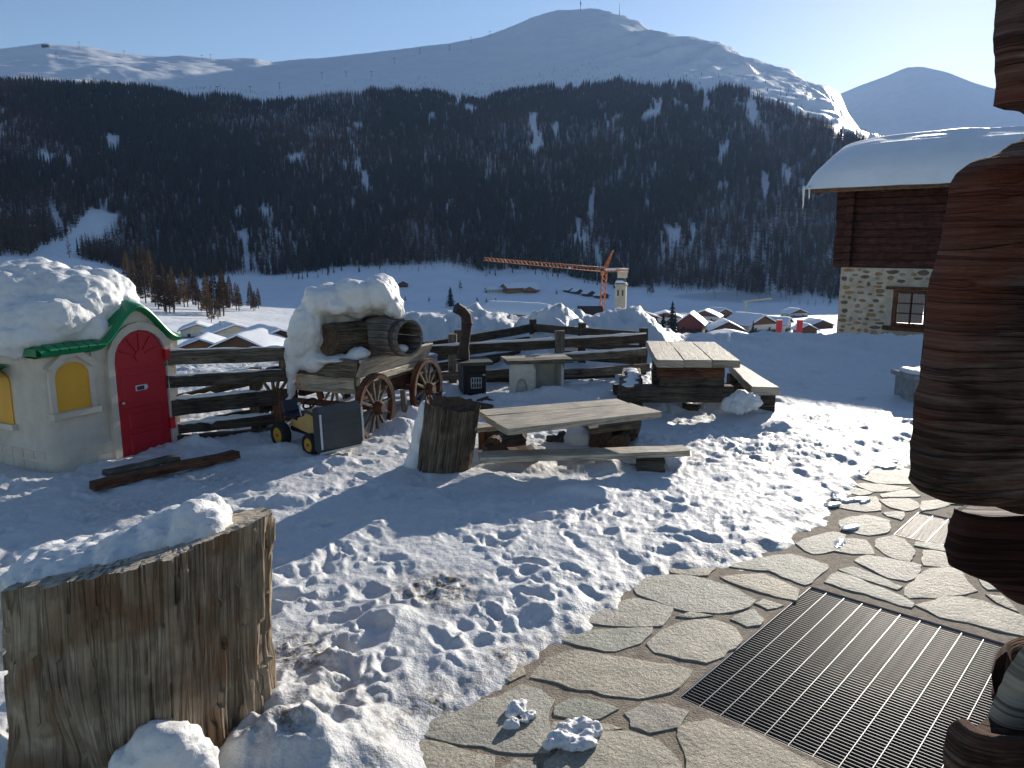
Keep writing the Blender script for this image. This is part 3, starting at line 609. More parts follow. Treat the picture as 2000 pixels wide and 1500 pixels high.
STONES = [
 [(1242,1150),(1258,1136),(1300,1126),(1350,1127),(1400,1140),(1440,1158),(1468,1172),(1445,1190),(1400,1197),(1350,1195),(1290,1176),(1250,1163)],
 [(1152,1214),(1205,1180),(1235,1171),(1260,1175),(1310,1190),(1290,1222),(1230,1224),(1180,1221)],
 [(1097,1247),(1165,1233),(1270,1229),(1246,1257),(1204,1273),(1113,1256)],
 [(1260,1259),(1300,1225),(1340,1211),(1400,1210),(1440,1225),(1455,1250),(1425,1275),(1380,1298),(1330,1290),(1275,1275)],
 [(1043,1304),(1064,1287),(1120,1270),(1204,1283),(1295,1297),(1358,1311),(1344,1336),(1295,1360),(1225,1367),(1155,1353),(1085,1336),(1029,1325)],
 [(974,1315),(1010,1280),(1025,1318),(997,1332)],
 [(815,1434),(896,1392),(973,1364),(1015,1341),(1050,1350),(1076,1371),(1064,1388),(1071,1420),(1064,1465),(1036,1471),(945,1455),(857,1441)],
 [(800,1404),(875,1353),(917,1346),(924,1360),(861,1392),(812,1418)],
 [(758,1450),(815,1446),(896,1463),(959,1480),(955,1500),(940,1540),(830,1560),(770,1490)],
 [(1075,1490),(1100,1465),(1150,1438),(1225,1432),(1280,1450),(1318,1490),(1310,1540),(1070,1560)],
 [(1085,1382),(1120,1366),(1205,1384),(1172,1404),(1135,1408),(1085,1400)],
 [(1080,1412),(1140,1412),(1210,1424),(1150,1432),(1100,1456),(1078,1462)],
 [(1225,1395),(1260,1374),(1295,1378),(1342,1392),(1323,1420),(1267,1430),(1235,1418)],
 [(980,1500),(1008,1486),(1045,1492),(1055,1540),(975,1540)],
 [(1332,1427),(1393,1411),(1443,1428),(1517,1460),(1577,1492),(1640,1530),(1600,1570),(1360,1570),(1350,1490)],
 [(1683,935),(1698,922),(1735,912),(1778,918),(1774,945),(1713,944)],
 [(1668,947),(1692,945),(1774,953),(1730,961),(1705,961)],
 [(1645,960),(1666,953),(1703,963),(1677,968)],
 [(1722,966),(1776,957),(1795,970),(1724,972)],
 [(1628,989),(1649,974),(1709,972),(1720,997),(1692,1000)],
 [(1718,977),(1775,975),(1795,988),(1769,999),(1741,992)],
 [(1724,1003),(1765,1001),(1758,1016),(1735,1009)],
 [(1640,1018),(1690,1007),(1735,1018),(1730,1041),(1698,1046),(1650,1034)],
 [(1625,1076),(1645,1055),(1690,1056),(1706,1083),(1665,1082)],
 [(1706,1063),(1718,1050),(1745,1046),(1771,1055),(1777,1065),(1790,1078),(1775,1099),(1745,1093),(1722,1080)],
 [(1784,1058),(1860,1068),(1856,1080),(1784,1067)],
 [(1807,1077),(1858,1084),(1865,1107),(1805,1104)],
 [(1671,1097),(1696,1086),(1797,1105),(1794,1116),(1769,1135),(1735,1129),(1692,1107)],
 [(1641,1114),(1668,1110),(1758,1146),(1750,1152),(1700,1136)],
 [(1615,1139),(1641,1120),(1700,1142),(1780,1176),(1775,1186),(1690,1160)],
 [(1769,1163),(1788,1135),(1820,1113),(1866,1112),(1885,1138),(1905,1155),(1880,1162),(1780,1168)],
 [(1795,1184),(1827,1174),(1880,1168),(1920,1177),(2010,1212),(2040,1250),(1893,1217),(1840,1206)],
 [(1925,1163),(1960,1167),(1985,1195),(1945,1178)],
 [(1404,1127),(1490,1121),(1564,1153),(1556,1175),(1465,1153)],
 [(1300,1111),(1395,1112),(1382,1125),(1313,1120)],
 [(1473,1179),(1491,1171),(1532,1184),(1499,1192)],
 [(1426,1210),(1473,1190),(1495,1210),(1486,1223),(1460,1227)],
 [(1322,1206),(1343,1197),(1391,1204),(1352,1209)],
 [(1420,1108),(1480,1090),(1545,1082),(1620,1104),(1608,1122),(1575,1146),(1500,1116)],
 [(1555,1062),(1625,1040),(1650,1046),(1632,1074),(1590,1082)],
 [(1905,1118),(1960,1120),(1990,1150),(1930,1152)],
 [(2030,1200),(2100,1190),(2180,1260),(2080,1270)], [(2010,1120),(2090,1110),(2130,1170),(2040,1180)],
 [(1800,1000),(1860,985),(1910,985),(1880,975),(1800,980)], [(1790,930),(1850,920),(1900,935),(1860,958),(1795,950)],
 [(1690,1548),(1780,1560),(1800,1640),(1680,1640)], [(2080,1300),(2200,1290),(2260,1380),(2120,1400)],
]
GRATE = [(1325, 1362), (1606, 1152)]      # near left and far left corner of the large grate
a = G(1325, 1362, 0.0); b = G(1606, 1152, 0.0); c = G(2000, 1246, 0.0)
gx = (c - b).normalized(); gy = (b - a); glen = gy.length; gy = gy.normalized()
gx = (gx - gy * gx.dot(gy) * 0.5).normalized(); gy2 = Vector((-gx.y, gx.x, 0))
gy = (gy + gy2).normalized(); gx = Vector((gy.y, -gy.x, 0)); GW = 1.20
g2o = G(1745, 1043, 0.0); g2len = 0.62; g2w = 0.62
def rect(o, w, l): return [o, o + gx * w, o + gx * w + gy * l, o + gy * l]
big_r, small_r = rect(a, GW, glen), rect(g2o, g2w, g2len)
bm = bmesh.new()
def loop(pts): 
    vs_ = [bm.verts.new(p) for p in pts]
    for i in range(len(vs_)): bm.edges.new((vs_[i], vs_[(i + 1) % len(vs_)]))
outer = [Vector((-2.5, 0.6, 0)), Vector((9, 0.6, 0)), Vector((9, 9.0, 0)), Vector((3.2, 9.0, 0)), Vector((1.0, 6.5, 0)), Vector((-2.5, 3.4, 0))]
loop(outer); loop(big_r); loop(small_r)
bmesh.ops.triangle_fill(bm, use_beauty=True, edges=bm.edges[:])
def inside(p, r_):
    return all((r_[(i + 1) % 4] - r_[i]).cross(p - r_[i]).z > 0 for i in range(4))
for f in [f for f in bm.faces if inside(f.calc_center_median(), big_r) or inside(f.calc_center_median(), small_r)]: bm.faces.remove(f)
for f in bm.faces:
    if f.normal.z < 0: f.normal_flip()
me = bpy.data.meshes.new('pavement'); bm.to_mesh(me); bm.free(); me.materials.append(MORTAR)
pave = bpy.data.objects.new('pavement', me); COL.objects.link(pave); tag(pave, 'crazy paving of rough flagstones in brown mortar', kind='structure')
def wobble(poly, n=3, amp=0.008):
    out = []; m = len(poly)
    for i in range(m):
        p, q = Vector(poly[i]), Vector(poly[(i + 1) % m]); L = (q - p).length; k = max(2, min(7, int(L / 0.05)))
        for j in range(k):
            t = j / k; w = p.lerp(q, t); nrm = Vector((q.y - p.y, p.x - q.x)).normalized()
            out.append(w + nrm * (random.uniform(-amp, amp) + (math.sin(math.pi * t) * 0.012 if L > .15 else 0)))
    return out
def flag(poly):
    near = any(inside(Vector((p.x, p.y, 0)) + d_, r_) for p in poly for r_ in (big_r, small_r) for d_ in (Vector((.05, 0, 0)), Vector((-.05, 0, 0)), Vector((0, .05, 0)), Vector((0, -.05, 0)), Vector())); ks = 0.97 if near else 1.075
    pw = wobble([Vector((p.x, p.y)) for p in poly]); cx = sum((p for p in pw), Vector((0, 0))) / len(pw); n = len(pw)
    rings = [(ks, -0.02), (ks, 0.003), (ks - .012, 0.006), (0.72, 0.008), (0.40, 0.008)]; vs_ = []
    for s_, z in rings:
        for p in pw:
            q = cx + (p - cx) * s_; zz = z + (0.004 * float(fbm(np.array([q.x * 9]), np.array([q.y * 9]), None, 3, 81)[0]) if z > 0.005 else 0)
            vs_.append((q.x - cx.x, q.y - cx.y, zz))
    vs_.append((0, 0, 0.008)); fs = []
    for k in range(len(rings) - 1):
        for j in range(n): fs.append([k * n + j, k * n + (j + 1) % n, (k + 1) * n + (j + 1) % n, (k + 1) * n + j])
    t = (len(rings) - 1) * n
    for j in range(n): fs.append([t + j, t + (j + 1) % n, len(vs_) - 1])
    mb = MB(); mb.add(vs_, fs, None, False); o = mb.build('flagstone', PAVE, pave); o.location = (cx.x, cx.y, 0.0); return o
for poly in STONES:
    P3 = [G(x, y, 0.0) for x, y in poly]
    ar = sum(P3[i].x * P3[(i + 1) % len(P3)].y - P3[(i + 1) % len(P3)].x * P3[i].y for i in range(len(P3)))
    flag(P3 if ar > 0 else P3[::-1])
# crusty snow left lying on the flagstones
mb = MB()
for px, py, rx, ry, rz in [(1010, 1385, .07, .04, .022), (1030, 1400, .05, .03, .02), (1000, 1412, .035, .02, .02), (1115, 1420, .10, .05, .025), (1145, 1432, .09, .04, .022), (1100, 1450, .09, .04, .025), (1140, 1455, .07, .04, .02), (1085, 1440, .04, .03, .02)]:
    ball(mb, G(px, py, 0.018), (rx, ry, rz), 12, random.random())
o = remeshed('snow_patch', mb, SNOWCAP, 0.008, [(22, .026), (60, .012)], 1); tag(o, 'crust of left-over snow lying on the flagstones', 'snow', kind='stuff')
def grate(o0, w, l, label, pc, pf):
    t = thing('floor_grate', label, 'grate', frameM(o0, gx)); L = l; mb = MB()
    z = -0.004
    for p, q in (((0, 0), (w, 0)), ((w, 0), (w, L)), ((w, L), (0, L)), ((0, L), (0, 0))):
        mb.plank((p[0], p[1], z - .015), (q[0], q[1], z - .015), .012, .034)
    mb.build('frame', STEEL, t)
    nb = int(l / pf); m1 = MB().plank((0.008, 0, 0), (w - .008, 0, 0), .0035, .009, ch=.1); first = None
    for k in range(1, nb):
        if first is None: first = m1.build('bearing_bar', STEELD, t); o = first
        else: o = first.copy(); COL.objects.link(o); o.parent = t
        o.location = (0, k * L / nb, z - .0075)
    nc = int(w / pc); m2 = MB().plank((0, 0.008, 0), (0, L - .008, 0), .0045, .008, ch=.2); first = None
    for k in range(1, nc):
        if first is None: first = m2.build('cross_bar', STEEL, t); o = first
        else: o = first.copy(); COL.objects.link(o); o.parent = t
        o.location = (k * w / nc, 0, z - .0045)
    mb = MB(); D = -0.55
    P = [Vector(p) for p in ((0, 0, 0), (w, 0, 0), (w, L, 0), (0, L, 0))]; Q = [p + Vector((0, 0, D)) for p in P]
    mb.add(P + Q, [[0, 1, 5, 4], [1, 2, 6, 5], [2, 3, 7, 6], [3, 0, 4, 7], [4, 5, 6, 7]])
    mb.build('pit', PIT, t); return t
grate(a, GW, glen, 'large steel floor grate set in the flagstones, in the corner nearest the viewer', 0.098, 0.0235)
grate(g2o, g2w, g2len, 'small steel floor grate half hidden behind the overhanging log end', 0.098, 0.0235)
# wet ice at the melting edge of the snow
def icemat():
    m, nt, p = newmat('wet_ice'); g = nd(nt, 'ShaderNodeNewGeometry').outputs['Position']
    p.inputs['Base Color'].default_value = (0.72, 0.74, 0.76, 1); p.inputs['Roughness'].default_value = 0.16; p.inputs['Specular IOR Level'].default_value = 0.6
    n = noise_node(nt, g, 22, 4, 0.6); bump(nt, p, n.outputs[0], 0.6, 0.02); return m
ICE = icemat()
mb = MB()
for px, py, rx, ry in [(1760, 890, .12, .05), (1725, 903, .16, .06), (1738, 912, .10, .04), (1685, 922, .12, .05), (1650, 950, .12, .05), (1640, 968, .14, .06), (1668, 976, .15, .045), (1690, 978, .09, .03), (1625, 985, .1, .05), (1660, 1030, .1, .05), (1640, 1060, .1, .04)]:
    ball(mb, G(px, py, 0.012), (rx, ry, .012), 10, random.random())
o = remeshed('ice_patch', mb, ICE, 0.012, [(16, .008), (50, .004)], 2); tag(o, 'glistening wet ice along the melting snow edge on the paving', 'ice', kind='stuff')

# ================================================================= LOG BUILDING AT THE RIGHT EDGE
cab = thing('log_cabin_corner', 'dark weathered log ends of a cabin corner jutting in at the right edge', 'building', Matrix.Translation((1.6, 0.8, 0)))
def near_log(poly, Y, thick, xr, mat, seed, ns=170, nu=70, ridge=1.0, name='log'):
    """poly: left silhouette pixels from top to bottom; the timber runs on to x = xr"""
    pts = [W(x, y, Y) for x, y in poly]; d = [0]
    for p, q in zip(pts[:-1], pts[1:]): d.append(d[-1] + (q - p).length)
    xs, zs, D = [p.x for p in pts], [p.z for p in pts], np.array(d)
    zt, zb = zs[0], zs[-1]
    # front face rows follow the silhouette by height; the back face returns upward
    hz = np.linspace(0, 1, ns); order = np.argsort(-np.array(zs)); zz = np.array(zs)[order]; xx = np.array(xs)[order]
    rows = []
    for q in hz:
        z = zt + (zb - zt) * q; xl = float(np.interp(-z, -zz, xx)); e = min(q, 1 - q); yb = thick * 0.5 * (1 - min(1, (e / 0.05)) ** 0.5) * 0.6
        kq = (Y + yb) / Y; rows.append((xl * kq, Y + yb, CAMH + (z - CAMH) * kq))
    back = [(xl * (2 * Y + thick - y) / y * 1.04 if xl < xr * .6 else xl, 2 * Y + thick - y, z) for (xl, y, z) in rows[::-1]]
    ring = rows + back; n = len(ring); P, uv = [], []; L = 0; per = [0]
    for k in range(1, n + 1): L += (Vector(ring[k % n]) - Vector(ring[k - 1])).length; per.append(L)
    for i in range(nu):
        t = (i / (nu - 1)) ** 1.6
        for k, (xl, y, z) in enumerate(ring):
            x = xl + (xr - xl) * t; rnd_ = math.exp(-(x - xl) / 0.02)
            yc = Y + thick / 2; y2 = y + (yc - y) * 0.35 * rnd_; x = x * y2 / y if y < yc else x
            P.append((x, y2, z))
            uv.append((per[k], x))
    A = np.array(P); sx = A[:, 0]; s_ = np.array([u[0] for u in uv])
    wv = s_ + 0.02 * fbm(sx * 5, s_ * 3, None, 3, seed + 31); g = ridge * (0.0028 * fbm(wv * 80 + seed, sx * 7.0, None, 4, seed) - 0.004 * np.clip(ridged(wv * 22 + seed, sx * 1.6, 3, seed + 3) - 0.25, 0, 1) + 0.006 * fbm(wv * 7, sx * 3 + seed, None, 3, seed + 7) - 0.03 * np.clip(ridged(wv * 6 + seed, sx * 1.3, 3, seed + 17) - 0.5, 0, 1))
    cy = Y + thick / 2; cz = (zt + zb) / 2
    sgn = np.sign(A[:, 1] - cy); A[:, 1] += sgn * g; A[:, 2] += np.sign(A[:, 2] - cz) * g * (np.abs(A[:, 2] - cz) > abs(zt - zb) * 0.44)
    A[:, 0] += 0.004 * ridge * fbm(s_ * 30, sx * 0 + seed, None, 3, seed + 11) * np.exp(-(A[:, 0] - A[:, 0].min()) / 0.06)
    A -= np.array([1.6, 0.8, 0])
    mb = MB(); mb.grid([tuple(p) for p in A], n, nu, cu=True, uvs=uv, flip=True)
    mb.f.append(list(range(n))); mb.uv.append([(random.random(), 0.3 * k / n) for k in range(n)]); mb.sm.append(False); mb.mi.append(0)
    return mb.build(name, mat, cab)
near_log([(2030, 252), (1985, 268), (1930, 290), (1893, 308), (1868, 332), (1856, 368), (1845, 420), (1826, 500), (1813, 570), (1808, 640), (1797, 735), (1785, 830), (1776, 920), (1772, 960), (1782, 982), (1830, 998), (2010, 1014)], 0.72, 0.24, 2.4, NEARLOG, 5)
near_log([(1950, -60), (1944, -20), (1946, 60), (1945, 140), (1946, 198), (1962, 209), (2010, 212)], 0.80, 0.22, 2.4, NEARLOG, 15, ns=90)
near_log([(1862, 1000), (1852, 1050), (1850, 1090), (1862, 1130), (1905, 1150), (1935, 1165), (1962, 1188), (1985, 1200), (2040, 1206)], 0.98, 0.20, 2.4, REDWOOD, 25, ns=44, ridge=1.2)
near_log([(2010, 1275), (1985, 1300), (1960, 1345), (1938, 1395), (1918, 1436), (1925, 1444)], 0.86, 0.2, 2.4, PALEWOOD, 35, ns=40)  # sunlit timber: the sunlight on it is put into a paler wood colour
near_log([(1905, 1438), (1870, 1446), (1850, 1468), (1838, 1510), (1840, 1560), (1850, 1600)], 0.78, 0.24, 2.4, NEARLOG, 45, ns=40)
mb = MB()                                  # the wall the log ends belong to, out of the picture to the right
for k in range(9): mb.tube([(1.35 - 1.6, 0.62 - 0.8, 0.14 + .28 * k), (1.9 - 1.6, -2.2 - 0.8, 0.14 + .28 * k)], .15, 12, jit=.03)
mb.build('side_wall', REDWOOD, cab)

# ================================================================= LARGE STUMP, BOTTOM LEFT
def stump_thing():
    c = G(285, 1500, 0.0); c.x -= 0.03; c.y += 0.12; dist = c.y
    t = thing('tree_stump', 'large split tree stump with slanting top, nearest the viewer', 'stump', Matrix.Translation((c.x, c.y, 0)))
    tr = W(540, 1003, dist + .05); tl = W(50, 1132, dist - .05); tf = W(300, 1085, dist - .36); R = (tr.x - tl.x) / 2; cx = (tr.x + tl.x) / 2 - c.x
    sx = (tr.z - tl.z) / (2 * R); zc = (tr.z + tl.z) / 2; sy = (tf.z - (zc + sx * (tf.x - c.x - cx))) / (-.36) * 0.6
    n, m = 340, 110; P, uv = [], []
    TH, Q = np.meshgrid(np.linspace(0, 2 * math.pi, n, endpoint=False), np.linspace(0, 1, m))
    ct, st = np.cos(TH), np.sin(TH)
    depth_ratio = 0.95
    flare = 1 + 0.10 * (1 - Q) ** 2 + 0.06 * np.clip(1 - Q * 2.2, 0, 1) * np.cos(3 * TH + 1)
    lob = 1 + 0.05 * np.cos(2 * TH + .5) + 0.035 * np.cos(5 * TH + 2) + 0.02 * np.cos(9 * TH)
    gro = 0.010 * ridged(TH * 9, Q * 1.6 + 3, 4, 91) + 0.012 * fbm(TH * 26, Q * 2.5, None, 4, 92) + 0.006 * fbm(TH * 60, Q * 4, None, 3, 93)
    hol = 0.16 * np.exp(-(((TH - 4.55) / 0.42) ** 2) - ((Q - 0.12) / 0.30) ** 2) + 0.06 * np.exp(-(((TH - 4.2) / 0.25) ** 2) - ((Q - 0.38) / 0.2) ** 2) + 0.045 * np.clip(fbm(TH * 4.2, Q * 3, None, 4, 94) - 0.10, 0, 1) * np.clip(1.15 - Q, 0, 1) + 0.02 * (fbm(TH * 7, Q * 2, None, 3, 96) > 0.12)
    crack = sum(0.03 * np.exp(-(((TH - a_ - 0.05 * np.sin(Q * 5)) / 0.012) ** 2)) * np.clip((Q - q0) * 4, 0, 1) for a_, q0 in [(4.05, .35), (4.62, .4), (5.1, .2), (3.7, .1), (5.6, .5), (2, .2), (1, .3)])
    pv = [(-1.0, .05), (-.92, -.55), (-.2, -.84), (.42, -.88), (.98, .25), (.62, .8), (-.6, .85)]
    def rpoly(t_):
        d = (math.cos(t_), math.sin(t_)); best = 1.0
        for i_ in range(len(pv)):
            (ax_, ay_), (bx_, by_) = pv[i_], pv[(i_ + 1) % len(pv)]; ex, ey = bx_ - ax_, by_ - ay_; den = d[0] * ey - d[1] * ex
            if abs(den) < 1e-9: continue
            tt = (ax_ * ey - ay_ * ex) / den; uu = (ax_ * d[1] - ay_ * d[0]) / den
            if tt > 0 and -1e-6 <= uu <= 1 + 1e-6: best = tt
        return best
    rp = np.array([rpoly(t_) for t_ in TH[0]]); ker = np.ones(9) / 9; rp = np.convolve(np.concatenate([rp[-4:], rp, rp[:4]]), ker, 'valid')
    rad = R * flare * rp[None, :] * (1 + 0.02 * np.cos(5 * TH + 2) + 0.012 * np.cos(9 * TH)) + gro - hol - crack
    X = cx * Q + rad * ct; Y = rad * st * depth_ratio
    top = zc + sx * (X - cx) + sy * Y
    Z = -0.25 + (top + 0.25) * Q + (Q > 0.93) * 0.012 * fbm(TH * 12, Q * 3, None, 3, 95)
    uvs = [(float(t_) * R, float(z)) for t_, z in zip(TH.ravel(), Z.ravel())]
    mb = MB(); mb.grid(list(zip(X.ravel(), Y.ravel(), Z.ravel())), n, m, cu=True, uvs=uvs); mb.build('trunk', STUMPW, t)
    mb = MB(); P = []; uvt = []
    kk = 14
    for j in range(kk + 1):
        f = 1 - j / kk
        for i in range(n):
            x = cx + (X[-1, i] - cx) * f; y = Y[-1, i] * f; z = Z[-1, i] * f + (zc) * (1 - f)
            z = zc + sx * (x - cx) + sy * y + 0.006 * math.sin(f * 46) * (0 < j < kk) + (Z[-1, i] - top[-1, i] if j == 0 else 0)
            P.append((x, y, z)); uvt.append((f * R * 1.0, i / n * 1.2))
    mb.grid(P, n, kk + 1, cu=True, uvs=uvt); mb.build('cut_top', PALEWOOD, t)
    # snow lying on it and against its left flank
    mb = MB()
    def on(px, py, dy, lift=0.0):
        p = W(px, py, dist + dy); z = zc + sx * (p.x - c.x - cx) + sy * dy
        return Vector((p.x, c.y + dy, z + lift))
    for px, dy, rx, ry, rz in [(390, .05, .10, .16, .13), (340, .06, .12, .18, .10), (410, .16, .09, .12, .12), (280, .05, .15, .22, .06), (200, .06, .16, .22, .055), (130, .04, .14, .22, .05), (420, .0, .05, .10, .08), (80, .05, .1, .2, .06)]:
        ball(mb, on(px, 1080, dy, 0.01), (rx, ry, rz), 14)
    for px, py, r in [(40, 1160, .10), (25, 1210, .09), (15, 1260, .08), (60, 1130, .08)]:
        ball(mb, W(px, py, dist + .12), (r, r * 1.6, r * 1.1), 12)
    o = remeshed('crusty_snow', mb, SNOWCAP, 0.014, [(9, .03), (30, .016), (70, .006)], 2); tag(o, 'crusty snow lying on the slanting top of the large stump', 'snow')
    mb = MB()
    for px, py, dy, r in [(325, 1470, -.40, .13), (290, 1500, -.42, .12), (360, 1490, -.40, .12), (330, 1440, -.36, .07), (520, 1480, -.05, .16), (555, 1450, .05, .15), (520, 1430, .1, .12), (590, 1490, -.05, .2), (540, 1400, .15, .10)]:
        ball(mb, W(px, py, dist + dy), (r, r * .8, r * .8), 12)
    o = remeshed('snow_drift', mb, SNOWCAP, 0.016, [(8, .03), (26, .018), (70, .006)], 2); tag(o, 'lumpy snow heaped round the foot of the large stump', 'snow')
stump_thing()
# ================================================================= PLAYHOUSE
def plastic(name, col, rough=0.5, var=0.12): return plain(name, col, rough, var=var, scale=3, bs=0.15, bscale=40, spec=0.4)
CREAM = plastic('cream_plastic', (0.60, 0.525, 0.425), 0.55, 0.22); RED = plastic('red_plastic', (0.42, 0.009, 0.02), 0.45); GREEN = plastic('green_plastic', (0.004, 0.20, 0.075), 0.42)
YELLOW = plastic('yellow_plastic', (0.72, 0.36, 0.03), 0.5); GREYP = plastic('grey_plastic', (0.55, 0.56, 0.58), 0.5); NAVY = plastic('navy_panel', (0.012, 0.014, 0.05), 0.35)
hc = G(112, 930, 0.04); hu = Vector((.46, .89, 0)).normalized()
PH = thing('playhouse', 'cream plastic playhouse with red arched door and green roof', 'playhouse', frameM(hc, hu)); HM = PH.matrix_world.copy(); HI = HM.inverted()
def fp(px, py):                    # pixel on the playhouse's front wall plane -> local (x, z)
    d = HI.to_3x3() @ ray(px, py); o = HI @ Vector((0, 0, CAMH)); t = -o.y / d.y; p = o + d * t; return p.x, p.z
def sp(px, py):                    # pixel on the side wall plane -> local (y, z)
    d = HI.to_3x3() @ ray(px, py); o = HI @ Vector((0, 0, CAMH)); t = -o.x / d.x; p = o + d * t; return p.y, p.z
FW = fp(348, 868)[0]; EZ = fp(105, 690)[1]; DEP = FW * 1.15
def slab(mb, poly, y0, y1, mi=0, smooth=False, axis='y', inset=0.0, drop=0.0):
    """polygon given in (x,z) of the front wall, pulled from depth y0 (back) to y1 (front)"""
    M = Matrix(((1, 0, 0, 0), (0, 0, -1, 0), (0, 1, 0, 0), (0, 0, 0, 1))) if axis == 'y' else Matrix(((0, 0, -1, 0), (-1, 0, 0, 0), (0, 1, 0, 0), (0, 0, 0, 1)))
    # local prism z -> -y
    mb.prism(poly, -y0, -y1, M, mi, smooth, inset, drop)
def arch(x0, x1, z0, zs, zt, n=10):
    cx, r = (x0 + x1) / 2, (x1 - x0) / 2
    return [(x0, z0), (x1, z0)] + [(cx + r * math.cos(math.pi * k / n), zs + (zt - zs) * math.sin(math.pi * k / n)) for k in range(n + 1)]
# walls: rounded footprint, with a gable rising over the door
dx0, dzb = fp(235, 903); dx1, _ = fp(334, 884); dzt = fp(262, 644)[1]; dxl = fp(213, 700)[0]; dcx = (dx0 + dx1) / 2
dw = (dx1 - dx0); dzs = dzt - dw * 0.50
mb = MB(); n = 48; ring = []
cr = 0.10
def corner(cx, cy, a0):
    return [(cx + cr * math.cos(a0 + k * math.pi / 12), cy + cr * math.sin(a0 + k * math.pi / 12)) for k in range(7)]
foot = corner(cr, cr, math.pi) + corner(FW - cr, cr, 1.5 * math.pi) + corner(FW - cr, DEP - cr, 0) + corner(cr, DEP - cr, math.pi / 2)
P = []; levels = [(-.12, 1.02), (0.0, 1.02), (EZ * .2, 1.02), (EZ * .205, 1.0), (EZ * .6, 1.0), (EZ * 1.05, 1.0)]
for z, s_ in levels:
    for x, y in foot: P.append((FW / 2 + (x - FW / 2) * s_, DEP / 2 + (y - DEP / 2) * s_, z))
mb.grid(P, len(foot), len(levels), cu=True, smooth=True); mb.build('wall', CREAM, PH)
pk = fp(258, 606)[1]
mb = MB(); slab(mb, [(dcx - dw * .85, EZ * .9), (dcx + dw * .80, EZ * .9), (dcx + dw * .80, EZ), (dcx + dw * .3, pk - .06), (dcx, pk), (dcx - dw * .3, pk - .06), (dcx - dw * .85, EZ)], 0.18, -.012); mb.build('gable', CREAM, PH)
# moulded masonry courses low on the wall
bh = EZ * .095
for row in range(2):
    x = 0.05 + (.06 if row else 0)
    while x < dx0 - .10:
        mb = MB(); slab(mb, [(x, .015 + row * bh), (min(x + .15, dx0 - .06), .015 + row * bh), (min(x + .15, dx0 - .06), bh - .006 + row * bh), (x, bh - .006 + row * bh)], 0.03, -.018, inset=.004, drop=.004); mb.build('moulded_brick', CREAM, PH); x += .157
    y = 0.12
    while y < DEP - .2:
        mb = MB(); slab(mb, [(y, .015 + row * bh), (y + .15, .015 + row * bh), (y + .15, bh - .006 + row * bh), (y, bh - .006 + row * bh)], 0.03, -.018, axis='x', inset=.004, drop=.004)
        mb.v = [(-(v[0]) * -1, v[1] * -1, v[2]) if False else v for v in mb.v]; mb.build('moulded_brick', CREAM, PH, Matrix.Scale(-1, 4, (0, 1, 0))); y += .157
# door surround and door
def ringpoly(mb, outer, inner, y0, y1):
    n_ = len(outer); P = [(x, y1, z) for x, z in outer] + [(x, y1, z) for x, z in inner] + [(x, y0, z) for x, z in outer] + [(x, y0, z) for x, z in inner]; fs = []
    for k in range(n_):
        j = (k + 1) % n_; fs += [[k, j, n_ + j, n_ + k], [2 * n_ + k, 2 * n_ + j, j, k], [n_ + k, n_ + j, 3 * n_ + j, 3 * n_ + k]]
    mb.add(P, fs)
fo = .065
mb = MB(); ringpoly(mb, arch(dx0 - fo, dx1 + fo, dzb - .05, dzs, dzt + fo * 1.1), arch(dx0, dx1, dzb, dzs, dzt), 0.02, -.05); mb.build('door_frame', CREAM, PH)
door = MB(); slab(door, arch(dx0 + .004, dx1 - .004, dzb + .004, dzs, dzt - .004), 0.01, -.028, inset=.008, drop=.008); door = door.build('door', RED, PH)
dh = dzt - dzb
for za, zb in ((.04, .20), (.24, .36)):
    mb = MB(); slab(mb, [(dx0 + dw * .2, dzb + dh * za), (dx1 - dw * .14, dzb + dh * za), (dx1 - dw * .14, dzb + dh * zb), (dx0 + dw * .2, dzb + dh * zb)], -.02, -.037, inset=.012, drop=.008); mb.build('door_panel', RED, door)
mb = MB(); slab(mb, [(dx0 + dw * .14, dzb + dh * .40), (dx1 - dw * .12, dzb + dh * .40), (dx1 - dw * .12, dzb + dh * .66), (dx0 + dw * .14, dzb + dh * .66)], -.02, -.034, inset=.012, drop=.006); mb.build('door_panel', RED, door)
cz0 = dzb + dh * .80; R0 = dw * .38
for k in range(5):                                          # sunburst ribs of the fan light
    a0 = math.pi * (k + .5) / 5; d0 = (math.cos(a0), math.sin(a0))
    mb = MB(); mb.plank((dcx + d0[0] * R0 * .30, -.034, cz0 + d0[1] * R0 * .30), (dcx + d0[0] * R0, -.034, cz0 + d0[1] * R0), .014, .012, up=(0, -1, 0)); mb.build('fan_rib', RED, door)
mb = MB(); mb.tube([(dcx, -.02, cz0), (dcx, -.040, cz0)], R0 * .26, 18); mb.build('fan_boss', RED, door)
mb = MB(); slab(mb, [(dx0 + dw * .1, dzb + dh * .70), (dx1 - dw * .1, dzb + dh * .70), (dx1 - dw * .1, dzb + dh * .715), (dx0 + dw * .1, dzb + dh * .715)], -.02, -.036); mb.build('door_rail', RED, door)
for zc_ in (.22, .78):
    mb = MB(); slab(mb, [(dx1 - .02, dzb + dh * (zc_ - .045)), (dx1 + .035, dzb + dh * (zc_ - .045)), (dx1 + .035, dzb + dh * (zc_ + .045)), (dx1 - .02, dzb + dh * (zc_ + .045))], -.02, -.062, inset=.006, drop=.006); mb.build('hinge', RED, door)
mx, mz = fp(272, 756)
slot = MB(); slab(slot, [(mx - .065, mz - .026), (mx + .05, mz - .026), (mx + .07, mz), (mx + .05, mz + .026), (mx - .065, mz + .026)], -.025, -.042, inset=.005, drop=.005); slot = slot.build('letter_slot', GREYP, door)
mb = MB(); slab(mb, [(mx - .055, mz - .018), (mx + .02, mz - .018), (mx + .02, mz + .018), (mx - .055, mz + .018)], -.040, -.046); mb.build('slot_flap', NAVY, door)
